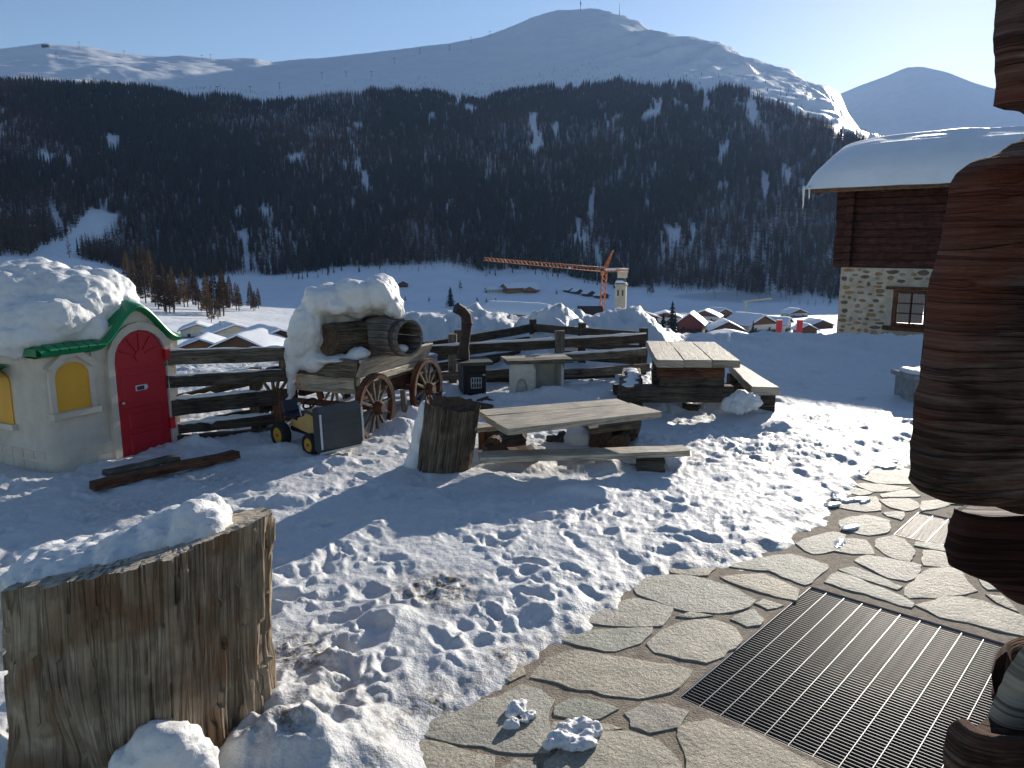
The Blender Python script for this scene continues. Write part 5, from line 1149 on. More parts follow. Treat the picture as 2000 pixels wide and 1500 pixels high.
mb = MB(); mb.plank(I3 @ G(920, 838, .26), I3 @ G(1190, 812, .26), .18, .05, jit=.004, nseg=6); mb.build('seat', PALEWOOD, bb)
for px in (950, 1150):
    g = G(px, 838 - (px - 950) * .08, .26); mb = MB(); mb.plank(I3 @ Vector((g.x, g.y, -.05)), I3 @ Vector((g.x, g.y, .24)), .16, .14, jit=.006, nseg=2); mb.build('leg', RUSTWOOD, bb)
# things half buried under the low table
mb = MB(); [ball(mb, W(px, py, G(px, 868).y + .1), (r, r, r * .8), 10) for px, py, r in ((1080, 858, .07), (1100, 852, .06), (1092, 862, .07))]
o = remeshed('rubble_heap', mb, plain('dark_rubble', (.07, .07, .07), .9, var=.5, scale=20), .014, [(12, .03), (40, .01)], 1); tag(o, 'dark lump of rubble in the snow under the low table', 'stone')
mb = MB(); ball(mb, W(1132, 858, G(1132, 872).y + .1), (.15, .15, .13), 12); o = remeshed('snow_lump', mb, SNOWCAP, .016, [(9, .03)], 2); tag(o, 'round lump of snow under the low table', 'snow')

# ================================================================= PICNIC TABLE WITH FIXED BENCHES
pc_ = G(1345, 785, 0); PZ = .74
pt = thing('picnic_table', 'heavy timber picnic table with benches joined to it, before the snow bank', 'table', Matrix.Translation(pc_)); Ip = pt.matrix_world.inverted()
FL, FR, BR, BL = G(1282, 703, PZ), G(1446, 703, PZ), G(1396, 668, PZ), G(1262, 665, PZ)
quadplanks(pt, [FL, BL, BR, FR], 3, .085, PALEWOOD, seg=5)
def at_depth(px, py, Y): return Ip @ W(px, py, Y)
Yp = FL.y + .22
for k in range(2): mb = MB(); y = 724 + k * 22; mb.plank(at_depth(1284 + 4 * k, y, Yp), at_depth(1412, y, Yp), .14, .155, jit=.006, nseg=6); mb.build('pedestal_beam', RUSTWOOD if k == 0 else DARKWOOD, pt)
mb = MB(); mb.plank(at_depth(1212, 768, Yp - .02), at_depth(1428, 768, Yp - .02), .16, .19, jit=.008, nseg=8); mb.build('base_beam', DARKWOOD, pt)
Yq = BL.y - .35
for k in range(3): mb = MB(); p0 = W(1275, 700, Yq); p1 = W(1385, 700, Yq); z = .12 + k * .19; mb.plank(Ip @ Vector((p0.x - (0.5 if k == 0 else 0), Yq, z)), Ip @ Vector((p1.x + (.5 if k == 0 else 0), Yq, z)), .14, .185, jit=.006, nseg=5); mb.build('pedestal_beam' if k else 'base_beam', DARKWOOD, pt)
SZ = .40
for nm, fl3, fr3, br3, bl3, mt in (('bench_seat', (1208, 756), (1254, 756), (1250, 719), (1216, 719), GREYWOOD), ('bench_seat', (1472, 757), (1518, 754), (1449, 712), (1424, 712), PALEWOOD)):
    c4 = [G(*fl3, SZ), G(*fr3, SZ), G(*br3, SZ), G(*bl3, SZ)]; a_ = (c4[0] + c4[1]) / 2; b_ = (c4[2] + c4[3]) / 2
    mb = MB(); mb.plank(Ip @ (a_ - Vector((0, 0, .05))), Ip @ (b_ - Vector((0, 0, .05))), (c4[0] - c4[1]).length, .10, w1=(c4[2] - c4[3]).length, jit=.005, nseg=6, ch=.08); s_ = mb.build(nm, mt, pt)
    for q_ in (.10, .85):
        c = a_.lerp(b_, q_); mb = MB(); mb.plank(Ip @ Vector((c.x - .14, c.y, .13)), Ip @ Vector((c.x + .14, c.y, .13)), .14, .36, jit=.006, nseg=3); mb.build('bench_support', DARKWOOD, pt)
c = G(1231, 737, SZ); mb = MB()
for k in range(7): ball(mb, G(1231 + random.uniform(-6, 8), 722 + k * 5, SZ + .02), (.09, .13, .018), 10)
o = remeshed('bench_snow', mb, SNOWCAP, .018, [(8, .006)], 4); tag(o, 'smooth thin snow on the left bench of the picnic table', 'snow')
mb = MB()
for px, py, r in ((1454, 776, .07), (1448, 786, .12), (1464, 790, .13), (1435, 792, .12)): ball(mb, W(px, py, Yp - .15), (r, r, r * .8), 12)
o = remeshed('snow_clump', mb, SNOWCAP, .018, [(7, .08), (25, .03)], 1); tag(o, "cone of snow heaped at the picnic table's right bench", 'snow')
p = G(1350, 798, .10); ob = log_solid((-.09, .05, 0), (.09, -.03, 0), .06, n=20, m=8, seed=40, amp=.01, mat=DARKWOOD, name='log_stub'); ob.location = p; tag(ob, 'small dark log stub in the snow before the picnic table', 'log')

# ================================================================= STOVE, PLAY SINK, BLUE DRUM
SOOT = plain('sooty_iron', (0.016, 0.013, 0.015), 0.6, var=.5, scale=14, bs=.2); RUST = plain('rusty_pipe', (0.05, 0.028, 0.022), 0.75, var=.5, scale=14, bs=.3)
ys_ = G(915, 770).y; sb0 = W(905, 740, ys_)
su = Vector((.97, .22, 0)).normalized(); stv = thing('iron_stove', 'black iron stove with a bent stovepipe standing in the snow', 'stove', frameM((sb0.x, sb0.y, .0), su)); SI = stv.matrix_world.inverted()
sw = (W(949, 740, ys_).x - sb0.x) * 1.02; sh = W(905, 712, ys_).z; sd_ = .42
mb = MB(); mb.plank((0, sd_ / 2, sh / 2 - .02), (sw, sd_ / 2, sh / 2 - .02), sd_, sh + .04, ch=.02); mb.build('body', SOOT, stv)
mb = MB(); mb.plank((-.06, sd_ / 2 - .02, sh + .012), (sw + .08, sd_ / 2 - .02, sh + .012), sd_ + .14, .045, ch=.12, jit=.003, nseg=3); mb.build('top_plate', IRON, stv)
dr = MB().plank((.04, -.012, sh * .42), (sw - .03, -.012, sh * .42), .03, sh * .62, ch=.15).build('fire_door', SOOT, stv)
for k in range(5): x = .10 + k * (sw - .17) / 4; mb = MB(); mb.tube([(x, -.034, sh * .30), (x, -.034, sh * .60)], .006, 6); mb.build('grille_bar', GREYP, dr)
for k in range(3): z = sh * (.30 + .15 * k); mb = MB(); mb.tube([(.095, -.036, z), (sw - .065, -.036, z)], .006, 6); mb.build('grille_bar', GREYP, dr)
mb = MB(); mb.tube([(sw - .05, -.04, sh * .68), (sw - .02, -.06, sh * .70)], .012, 6); mb.build('handle', GREYP, dr)
pp = [W(904, 700, ys_ + .2), W(905, 688, ys_ + .2), W(906, 680, ys_ + .2), W(909, 655, ys_ + .2), W(912, 632, ys_ + .18), W(910, 616, ys_ + .16), W(902, 607, ys_ + .12), W(891, 601, ys_ + .08)]
mb = MB(); mb.tube([SI @ q_ for q_ in pp], [.095, .085, .068, .068, .070, .072, .070, .072], 16, cap=False); pi = mb.build('stovepipe', RUST, stv)
mb = MB(); mb.tube([SI @ pp[-1] , SI @ pp[-2]], [.060, .060], 14); mb.build('pipe_bore', SOOT, pi)
mb = MB(); mb.tube([SI @ W(912, 634, ys_ + .18), SI @ W(912, 629, ys_ + .18)], .076, 16); mb.build('pipe_collar', RUST, pi)
for k, (a_, b_) in enumerate((((930, 776), (968, 790)), ((935, 786), (962, 778)), ((925, 790), (960, 797)))):
    p, q_ = G(*a_, .06 + .03 * k), G(*b_, .06); ob = log_solid((p - q_) / 2, (q_ - p) / 2, .045, n=16, m=8, seed=50 + k, amp=.008, mat=DARKWOOD, name='firewood_stick'); ob.location = (p + q_) / 2; tag(ob, ('rearmost', 'middle', 'foremost')[k] + ' dark stick of firewood at the foot of the stove', 'firewood', 'firewood by the stove')
WHITEP = plain('white_painted_board', (0.56, 0.53, 0.46), .6, var=.25, scale=6)
yk = G(1030, 776).y; k0 = W(995, 745, yk); ku = Vector((.98, .2, 0)).normalized()
snk = thing('play_counter', 'white board counter with a cut-out side and plank top beside the stove', 'counter', frameM((k0.x, k0.y, 0), ku))
kw = (W(1043, 745, yk).x - k0.x); kw2 = (W(1097, 745, yk + .1).x - k0.x) * 1.02; kh = W(1000, 712, yk).z
n_ = 12
ou_ = [(0, -.05), (.05, -.05)] + [(kw / 2 - (kw / 2 - .07) * math.cos(math.pi * j / n_), .0 + kh * .62 * math.sin(math.pi * j / n_) ** .7) for j in range(n_ + 1)] + [(kw - .05, -.05), (kw, -.05), (kw, kh), (0, kh)]
MX = Matrix(((1, 0, 0, 0), (0, 0, -1, 0), (0, 1, 0, 0), (0, 0, 0, 1)))
mb = MB(); mb.prism(ou_, -.02, .02, MX); mb.build('front_panel', WHITEP, snk)
mb = MB(); mb.prism([(.06, -.05), (kw - .06, -.05), (kw - .06, kh * .7), (.06, kh * .7)], -.06, -.04, MX); mb.build('inner_panel', WHITEP, snk)
mb = MB(); mb.plank((kw, .2, kh / 2 - .02), (kw + .03, .2, kh / 2 - .02), .40, kh); mb.build('side_panel', WHITEP, snk)
mb = MB(); mb.plank((kw, .38, kh / 2 - .02), (kw2, .38, kh / 2 - .02), .03, kh); mb.build('back_panel', WHITEP, snk)
mb = MB(); mb.plank((kw2, .2, kh / 2 - .02), (kw2 + .03, .2, kh / 2 - .02), .40, kh); mb.build('side_panel', WHITEP, snk)
for k in range(2): mb = MB(); y = .05 + k * .24; mb.plank((-.04, y, kh + .03), (kw2 + .14, y, kh + .03), .23, .05, jit=.004, nseg=4); mb.build('top_plank', GREYWOOD if k == 0 else PALEWOOD, snk)
BLUE = plain('faded_blue_drum', (0.012, 0.10, 0.33), .5, var=.3, scale=5)
PALEB = plain('pale_blue_drum', (0.22, 0.30, 0.38), .6, var=.4, scale=7)
gd = G(832, 788, .0); drm = thing('blue_drum', 'faded blue metal drum behind the cart', 'barrel', Matrix.Translation(gd)); dr_ = .155; dtop = W(832, 692, gd.y).z
mb = MB(); mb.tube([(0, 0, -.05), (0, 0, dtop * .40)], [dr_] * 2, 28); mb.build('lower_shell', BLUE, drm)
mb = MB(); mb.tube([(0, 0, dtop * .40 + .001), (0, 0, dtop)], [dr_ * .995] * 2, 28); mb.build('upper_shell', PALEB, drm)
for z in (dtop * .38, dtop * .68, dtop - .01): mb = MB(); mb.tube([(0, 0, z - .012), (0, 0, z), (0, 0, z + .012)], [dr_, dr_ + .010, dr_], 28, cap=False); mb.build('hoop', BLUE if z < dtop * .5 else PALEB, drm)
# trough half hidden behind the log ends
gt = G(1768, 790, .03) + Vector((.12, 0, -.04)); trg = thing('stone_trough', 'grey stone trough with snow on its rim, half hidden behind the log end', 'trough', Matrix.Translation(gt)); TRM = plain('trough_stone', (.30, .29, .28), .85, var=.35, scale=9, bs=.4)
mb = MB(); mb.plank((-.02, .25, .17), (1.3, .25, .17), .5, .42, w1=.5, jit=.006, nseg=4, ch=.05); mb.build('basin', TRM, trg)
mb = MB(); mb.plank((-.06, .25, .37), (1.34, .25, .37), .60, .06, jit=.005, nseg=4, ch=.2); mb.build('rim', TRM, trg)
mb = MB(); [ball(mb, gt + Vector((.08 + .16 * k, .25, .42)), (.15, .26, .05), 10) for k in range(8)]; o = remeshed('trough_snow', mb, SNOWCAP, .022, [(6, .02)], 2); tag(o, 'snow covering the stone trough behind the log end', 'snow')

# ================================================================= STONE AND LOG HOUSE AT THE RIGHT
hD = 26.0; hb = W(1634, 640, hD); hdir = Vector((.77, -.638, 0)).normalized()
HS = thing('farmhouse', 'farmhouse with rubble stone ground floor and dark log upper storey', 'building', frameM((hb.x, hb.y, 0), hdir)); SM = HS.matrix_world.copy(); SMI = SM.inverted()
def hp(px, py):
    d = SMI.to_3x3() @ ray(px, py); o = SMI @ Vector((0, 0, CAMH)); t = -o.y / d.y; p = o + d * t; return p.x, p.z
zl = hp(1640, 522)[1]; ze = hp(1660, 372)[1]; HW, HD_ = 9.0, 5.6
PLAST = plain('lime_mortar', (0.40, 0.355, 0.28), .9, var=.35, scale=2.5, bs=.6, bscale=14)
def rubble(name, col): return plain(name, col, .85, var=.4, scale=6, bs=.5, bscale=25)
RUB = [rubble('rubble_brown', (.20, .135, .075)), rubble('rubble_grey', (.21, .195, .165)), rubble('rubble_dark', (.11, .09, .07)), rubble('rubble_ochre', (.26, .17, .085))]
wx0_, wz1_ = hp(1750, 566); wx1_, wz0_ = hp(1806, 640)
W0, W1, Z0, Z1 = wx0_, wx1_, wz0_, wz1_
mb = MB(); zb = -5.0
def wallbox(x0, x1, z0, z1): mb.plank((x0, .25, (z0 + z1) / 2), (x1, .25, (z0 + z1) / 2), .5, z1 - z0, ch=.0)
wallbox(0, W0, zb, zl); wallbox(W0, W1, zb, Z0); wallbox(W0, W1, Z1, zl); wallbox(W1, HW, zb, zl)
mb.build('stone_wall', PLAST, HS)
mb = MB(); mb.plank((0, .5, (zl + zb) / 2), (0, HD_, (zl + zb) / 2), .5, zl - zb, ch=0); mb.v = [(x + .25, y, z) for x, y, z in mb.v]; mb.build('side_wall', PLAST, HS)
rnd = random.Random(5); placed = []
tries = 0
while len(placed) < 110 and tries < 6000:
    tries += 1; edge = rnd.random() < .25; a_, b_ = rnd.uniform(.07, .22), rnd.uniform(.045, .10)
    x = rnd.uniform(.08, .3) if edge else rnd.uniform(.1, 3.6); z = rnd.uniform(-1.3, zl - .07)
    if edge: a_ *= 1.3; b_ *= 1.2
    if W0 - .22 - a_ < x < W1 + .25 + a_ and Z0 - .2 - b_ < z < Z1 + .2 + b_: continue
    if any(abs(x - p[0]) < (a_ + p[2]) * .92 and abs(z - p[1]) < (b_ + p[3]) * 1.0 for p in placed) or x - a_ < -.02 or z + b_ > zl: continue
    placed.append((x, z, a_, b_)); k = rnd.randint(5, 8); an0 = rnd.random()
    poly = [(x + a_ * rnd.uniform(.62, 1.15) * math.cos(an0 + 2 * math.pi * j / k), z + b_ * rnd.uniform(.62, 1.15) * math.sin(an0 + 2 * math.pi * j / k)) for j in range(k)]
    m = MB(); m.prism(poly, -.05, rnd.uniform(.004, .02), MX, inset=.015, drop=.008); m.build('rubble_stone', RUB[rnd.randint(0, 3)], HS)
# window
fw_ = MB()
for p, q_ in (((W0, Z0), (W0, Z1)), ((W1, Z0), (W1, Z1))): fw_.plank((p[0], .04, p[1]), (q_[0], .04, q_[1]), .14, .12, up=(0, 1, 0))
fw_.plank((W0 + .07, .04, Z1 - .05), (W1 - .07, .04, Z1 - .05), .12, .10); fw_.plank((W0 + .07, .04, Z0 + .05), (W1 - .07, .04, Z0 + .05), .12, .10)
hwin = fw_.build('window', RUSTWOOD, HS)
m = MB(); m.plank((W0 - .28, -.02, Z1 + .06), (W1 + .22, -.02, Z1 + .06), .18, .09, jit=.004, nseg=4); m.build('lintel', RUSTWOOD, hwin)
m = MB(); m.plank((W0 - .28, -.06, Z0 - .07), (W1 + .18, -.06, Z0 - .07), .26, .13, jit=.004, nseg=4); m.build('sill', RUSTWOOD, hwin)
GLASS = newmat('window_glass')[0]; gp_ = GLASS.node_tree.nodes['Principled BSDF']; gp_.inputs['Base Color'].default_value = (.04, .045, .05, 1); gp_.inputs['Roughness'].default_value = .04; gp_.inputs['Specular IOR Level'].default_value = 1.0
cx_ = (W0 + W1) / 2
for i in range(2):
    for j in range(3):
        xa = W0 + .09 + i * (cx_ - W0 - .07); xb = xa + (cx_ - W0 - .12); za = Z0 + .11 + j * (Z1 - Z0 - .20) / 3; zb2 = za + (Z1 - Z0 - .20) / 3 - .03
        m = MB(); m.plank((xa, .07, (za + zb2) / 2), (xb, .07, (za + zb2) / 2), .01, zb2 - za, ch=0); m.build('pane', GLASS, hwin)
m = MB(); m.plank((cx_, .05, Z0 + .1), (cx_, .05, Z1 - .1), .05, .05, up=(0, 1, 0)); m.build('mullion', REDWOOD, hwin)
for j in (1, 2): z = Z0 + .095 + j * (Z1 - Z0 - .20) / 3; m = MB(); m.plank((W0 + .07, .055, z), (W1 - .07, .055, z), .04, .03); m.build('glazing_bar', REDWOOD, hwin)
# logs of the upper storey, crossing at the corner
nl = 10; lh = (ze - zl) / nl
for k in range(nl):
    z = zl + lh * (k + .5); m = MB(); m.plank((-.26 - rnd.uniform(0, .05), .14, z), (HW, .14, z), .24, lh + .012, jit=.009, nseg=14, ch=.18); m.build('wall_log', REDWOOD, HS)
    m = MB(); m.plank((.18, -.16 - rnd.uniform(0, .05), z), (.18, HD_, z), .24, lh - .02, jit=.007, nseg=5, ch=.16); m.build('corner_log', REDWOOD, HS)
# roof
ev, vg = .75, 1.05; rz = 1.5; hy = HD_ / 2; sl_ = rz / (hy + ev); 
def roofz(y): return ze - .02 + sl_ * ((y + ev) if y < hy else (HD_ + ev - y))
ROOFW = wood('roof_board', (.05, .03, .02), (.16, .095, .055), (.28, .18, .11))
for (y0, y1) in ((-ev, hy), (HD_ + ev, hy)):
    m = MB(); P = [(-vg, y0, roofz(y0)), (HW, y0, roofz(y0)), (HW, y1, roofz(y1)), (-vg, y1, roofz(y1))]; m.add(P + [(x, y, z + .06) for x, y, z in P], [[0, 1, 2, 3], [4, 7, 6, 5], [0, 4, 5, 1], [3, 2, 6, 7], [0, 3, 7, 4], [1, 5, 6, 2]]); m.build('roof', ROOFW, HS)
m = MB(); m.plank((-vg - .02, -ev - .02, roofz(-ev) + .02), (HW, -ev - .02, roofz(-ev) + .02), .05, .16, jit=.004, nseg=10); m.build('eave_board', ROOFW, HS)
m = MB(); m.plank((-vg - .03, -ev, roofz(-ev) + .0), (-vg - .03, hy, roofz(hy) + .0), .05, .16, jit=.004, nseg=6); m.build('verge_board', ROOFW, HS)
for x in (-.7, .1, 1.3, 2.5, 3.7): m = MB(); m.plank((x, -ev + .06, roofz(-ev) - .06), (x, .2, roofz(.2) - .06), .12, .12, nseg=2, jit=.003); m.build('rafter', REDWOOD, HS)
m = MB(); m.add([(0.1, 0.1, ze - .1), (0.1, HD_ - .1, ze - .1), (.1, hy, roofz(hy) - .1), (.3, .1, ze - .1), (.3, HD_ - .1, ze - .1), (.3, hy, roofz(hy) - .1)], [[0, 2, 1], [3, 4, 5], [0, 1, 4, 3], [1, 2, 5, 4], [2, 0, 3, 5]]); m.build('gable_wall', REDWOOD, HS)
# rounded blanket of snow
xs_ = np.concatenate([np.linspace(0, 1.7, 20), np.linspace(1.8, HW + vg, 30)]); prof_n = 34; P = []
T_ = .7
for d in xs_:
    k = math.sqrt(max(0, 1 - (1 - min(d / 1.7, 1)) ** 2)); x = -vg - .10 + d
    for j in range(prof_n):
        q_ = j / (prof_n - 1); y = -ev - .22 + (hy * 2 + 2 * ev + .44) * q_
        yy = min(max(y, -ev), HD_ + ev); z0 = roofz(yy) + .065; e_ = min(q_, 1 - q_); rd = math.sqrt(max(0, 1 - (1 - min(e_ / .16, 1)) ** 2))
        rid = -.22 * math.exp(-((y - hy) / 1.1) ** 2)
        z = z0 + T_ * rd * (k ** .8) * (1 + .06 * math.sin(x * .9)) + rid * k + (.05 * math.exp(-((y - 1.0) / .15) ** 2) * k) + .02 * float(vnoise(np.array([x * 1.1]), np.array([y * 1.1]), None, 7)[0])
        P.append((x, y, z))
m = MB(); m.grid(P, prof_n, len(xs_), smooth=True, flip=True); Pb = []
for d in xs_:
    for j in range(prof_n):
        q_ = j / (prof_n - 1); y = -ev - .22 + (hy * 2 + 2 * ev + .44) * q_; yy = min(max(y, -ev), HD_ + ev); Pb.append((-vg - .10 + d, y, roofz(yy) + .063))
m.grid(Pb, prof_n, len(xs_), smooth=True)
o = m.build('roof_snow_blanket', SNOWROOF, None, SM); tag(o, 'thick rounded blanket of snow on the farmhouse roof', 'snow')
ICEC = newmat('clear_ice')[0]; ip_ = ICEC.node_tree.nodes['Principled BSDF']; ip_.inputs['Base Color'].default_value = (.85, .9, .95, 1); ip_.inputs['Roughness'].default_value = .1; ip_.inputs['Transmission Weight'].default_value = .5
for k, (dx, L, r) in enumerate(((.02, .72, .035), (.20, .40, .03))):
    p = SM @ Vector((-vg - .06 + dx, -ev - .16, roofz(-ev) + .12)); m = MB(); m.tube([(0, 0, .05), (0, 0, -L * .3), (.01, 0, -L * .7), (.0, 0, -L)], [r * 1.6, r, r * .6, .004], 8); ob = m.build('icicle', ICEC); ob.location = p
    tag(ob, 'long icicle hanging from the farmhouse eave corner' if k == 0 else 'shorter icicle beside the long one at the farmhouse eave', 'icicle')
# ================================================================= VILLAGE
WALLW = plain('white_render', (.62, .59, .52), .8, var=.15, scale=.5); WALLC = plain('cream_render', (.60, .52, .36), .8, var=.15, scale=.5); WALLB = plain('brown_timber', (.15, .075, .04), .8, var=.4, scale=1.2); WALLO = plain('orange_timber', (.34, .14, .06), .8, var=.3, scale=1.2); WALLD = plain('dark_timber', (.06, .04, .03), .85, var=.4, scale=1.2); WALLR = plain('red_timber', (.22, .06, .045), .8, var=.3, scale=1.2)
FWIN = plain('far_window', (.03, .03, .035), .25)
def chalet(label, px, py, r, w, l, h, rot, wall, gable=None, pitch=.42, snow=.5, ovh=.9, wins=(2, 2), chim=0, group='village houses', name='chalet', storeys=2):
    """px,py: pixel of the eave line's middle on the gable side; r: distance; local x = gable width, y = ridge direction"""
    p = W(px, py, r) if r else hit(px, py, 300); base = tz(p.x, p.y) - 1.5 if r else p.z - 1.0
    ez = (p.z - base) if r else h + 1.0
    t = thing(name, label, 'house', Matrix.Translation((p.x, p.y, base)) @ Matrix.Rotation(rot, 4, 'Z'), group)
    H = ez; rise = w / 2 * pitch
    m = MB(); m.add([(-w / 2, 0, 0), (w / 2, 0, 0), (w / 2, l, 0), (-w / 2, l, 0), (-w / 2, 0, H), (w / 2, 0, H), (w / 2, l, H), (-w / 2, l, H)], [[0, 1, 5, 4], [1, 2, 6, 5], [2, 3, 7, 6], [3, 0, 4, 7]]); m.build('wall', wall, t)
    m = MB(); m.add([(-w / 2, 0, H), (w / 2, 0, H), (0, 0, H + rise), (-w / 2, l, H), (w / 2, l, H), (0, l, H + rise)], [[0, 1, 2], [4, 3, 5]]); m.build('gable', gable or wall, t)
    o_ = ovh; zr = H + rise; ze_ = H - o_ * pitch
    def slope(x0, z0, x1, z1, th, dz): return [(x0, -o_, z0 + dz), (x1, -o_, z1 + dz), (x1, l + o_, z1 + dz), (x0, l + o_, z0 + dz), (x0, -o_, z0 + dz + th), (x1, -o_, z1 + dz + th), (x1, l + o_, z1 + dz + th), (x0, l + o_, z0 + dz + th)]
    fc = [[3, 2, 1, 0], [4, 5, 6, 7], [0, 1, 5, 4], [1, 2, 6, 5], [2, 3, 7, 6], [3, 0, 4, 7]]
    m = MB(); m.add(slope(-w / 2 - o_, ze_, 0, zr, .18, .0), fc); m.add(slope(0, zr, w / 2 + o_, ze_, .18, .0), fc); rf = m.build('roof', WALLD, t)
    if snow:
        n = 10; ys = [-o_ + (l + 2 * o_) * k / 6 for k in range(7)]; P = []
        for y in ys:
            e_ = 1 if ys[0] < y < ys[-1] else .75
            for k in range(-n, n + 1):
                q = abs(k) / n; x = k / n * (w / 2 + o_ * 1.05); z = zr + .18 - (zr - ze_) * q + snow * e_ * (1 - q ** 7) * (1 + .1 * math.sin(x * 1.3 + y)); P.append((x, y, z))
        m = MB(); m.grid(P, 2 * n + 1, len(ys), smooth=True)
        for y, fl in ((ys[0], 0), (ys[-1], len(ys) - 1)):
            top = P[fl * (2 * n + 1):(fl + 1) * (2 * n + 1)]; bot = [(x, y, zr + .17 - (zr - ze_) * abs(k) / n) for k, (x, _, z) in zip(range(-n, n + 1), top)]
            m.add(top + bot, [[i, i + 1, 2 * n + 1 + i + 1, 2 * n + 1 + i] if fl else [i + 1, i, 2 * n + 1 + i, 2 * n + 1 + i + 1] for i in range(2 * n)])
        m.build('roof_snow', SNOWROOF, rf)
    nw, ns = wins
    if ns:
        for s_ in range(ns):
            for k in range(nw):
                x = -w / 2 + w * (k + .5) / nw; z = H - 1.6 - 2.7 * s_; m = MB(); m.plank((x - .45, -.02, z), (x + .45, -.02, z), .08, 1.1, ch=.05); m.build('window', FWIN, t)
        for k in range(max(2, int(l / 3.5))):
            y = l * (k + .5) / max(2, int(l / 3.5)); sx = 1 if px < 1000 else -1; m = MB(); m.plank((sx * (w / 2 + .02), y - .45, H - 1.6), (sx * (w / 2 + .02), y + .45, H - 1.6), .08, 1.1, ch=.05); m.build('window', FWIN, t)
    if nw > 1 and ns:
        m = MB(); m.plank((-w / 2 + .3, -.5, H - 2.4), (w / 2 - .3, -.5, H - 2.4), .9, .9, ch=.04); m.build('balcony', WALLD, t)
    for k in range(chim): m = MB(); x = w * .2 * (1 if k else -1); m.plank((x, l * .5, zr - 1.0), (x, l * .5, zr + 1.1), .7, .7); m.build('chimney', WALLW, rf)
    return t
R_ = math.radians
# left group, below the plank fence
chalet('large white house with wide snowy roof, left group of the village', 458, 650, 215, 12.5, 9, 0, R_(35), WALLW, WALLC, .32, .6, chim=1)
chalet('snow-roofed house just behind the large white one, left group', 385, 645, 245, 10, 9, 0, R_(20), WALLW, WALLC, .34, .6)
chalet('low brown timber house at the left, beside the playhouse roof', 392, 683, 150, 10, 9, 0, R_(12), WALLB, WALLO, .38, .45)
chalet('timber chalet with wide open gable above the fence rail', 468, 680, 140, 10.5, 9, 0, R_(-8), WALLC, WALLB, .42, .45, wins=(3, 1))
chalet('cream house with dark upper boarding beside the snowy cart', 545, 660, 150, 9, 10, 0, R_(38), WALLC, WALLD, .32, .5)
# behind the ploughed bank
chalet('snowy farm roof with orange gable behind the ploughed bank', 1066, 612, 150, 7.0, 13, 0, R_(52), WALLO, WALLO, .36, .55)
chalet('dark timber barn at the foot of the crane', 1172, 612, 300, 9, 8, 0, R_(90), WALLD, WALLD, .6, 0, wins=(0, 0), name='barn')
# right group
for a in [('red-brown gabled house left in the right-hand village group', 1347, 632, 260, 8.5, 9, 0, R_(-20), WALLR, WALLR, .75, .5), ('brown chalet with little lit gable windows in the right-hand group', 1421, 645, 250, 10.5, 9, 0, R_(-5), WALLB, WALLB, .5, .5),
          ('long low snow roof between the brown chalets', 1385, 640, 310, 16, 9, 0, R_(12), WALLB, WALLB, .25, .6), ('large pale house with broad snowy roof in the right-hand group', 1490, 634, 265, 13, 12, 0, R_(28), WALLW, WALLB, .45, .6),
          ('white-roofed house beside the red pillars', 1540, 632, 330, 14, 9, 0, R_(60), WALLW, WALLW, .3, .7), ('small brown shed right of the red pillars', 1578, 644, 290, 7, 6, 0, R_(0), WALLB, WALLB, .5, .5),
          ('snow roof farther back behind the red-brown house', 1376, 618, 420, 15, 10, 0, R_(-25), WALLW, WALLB, .4, .7), ('far snowy roof in the middle of the right-hand group', 1415, 612, 480, 13, 10, 0, R_(30), WALLB, WALLB, .4, .7),
          ('low snowed-in roof right of the church tower', 1258, 622, 330, 15, 9, 0, R_(10), WALLW, WALLB, .3, .8), ('second low snowed-in roof right of the church tower', 1300, 620, 400, 16, 9, 0, R_(-10), WALLW, WALLB, .3, .8),
          ('rightmost snowy roof in front of the farmhouse corner', 1604, 636, 380, 14, 9, 0, R_(15), WALLB, WALLB, .35, .7), ('flat snowy shed below the large pale house', 1430, 656, 215, 10, 5, 0, R_(5), WALLB, WALLB, .18, .5), ('farthest pale roof below the misty forest', 1560, 612, 560, 16, 10, 0, R_(20), WALLW, WALLB, .35, .8)]:
    chalet(*a)
for px, lb in ((1521, 'left one of two bright red pillars in the village'), (1561, 'right one of two bright red pillars in the village')):
    p = W(px, 646, 235); m = MB(); m.plank((0, 0, -4), (0, 0, 3.1), 1.5, 1.2, ch=.04); m.plank((0, 0, 3.1), (0, 0, 3.35), 1.7, 1.4, ch=.1)
    ob = m.build('red_pillar', plain('red_paint_%d' % px, (.55, .02, .03), .5)); ob.location = (p.x, p.y, p.z); tag(ob, lb, 'pillar')
# uphill: lodge, huts
chalet('large wooden lodge with long snowy roof on the far meadow', 985, 572, None, 17, 34, 5.5, R_(-62), WALLO, WALLO, .42, .9, 1.5, (3, 2), name='lodge')
chalet('wing of the wooden lodge at its right end', 1035, 573, None, 13, 12, 4, R_(-20), WALLO, WALLO, .4, .8, 1.2, (2, 1), name='lodge')
chalet('low pale stable left of the wooden lodge', 950, 571, None, 9, 18, 3, R_(-75), WALLC, WALLC, .35, .8, name='stable')
chalet('lone small brown hut at the forest edge', 787, 561, None, 11, 9, 3.5, R_(25), WALLB, WALLB, .5, .8, name='hut')
for k, (px, py, s) in enumerate(((1116, 572, 8), (1132, 575, 9), (1155, 579, 11), (1180, 583, 12))): chalet(('leftmost', 'second', 'third', 'rightmost')[k] + ' of four small grey barns left of the church tower', px, py, None, s, 9, 3, R_(35), WALLD, WALLD, .5, .7, wins=(0, 0), name='barn', group='barns by the church')
chalet('house with long white roof on the hillside at the far left', 18, 452, None, 14, 26, 4, R_(-78), WALLD, WALLD, .3, 1.0, name='hillside_house')
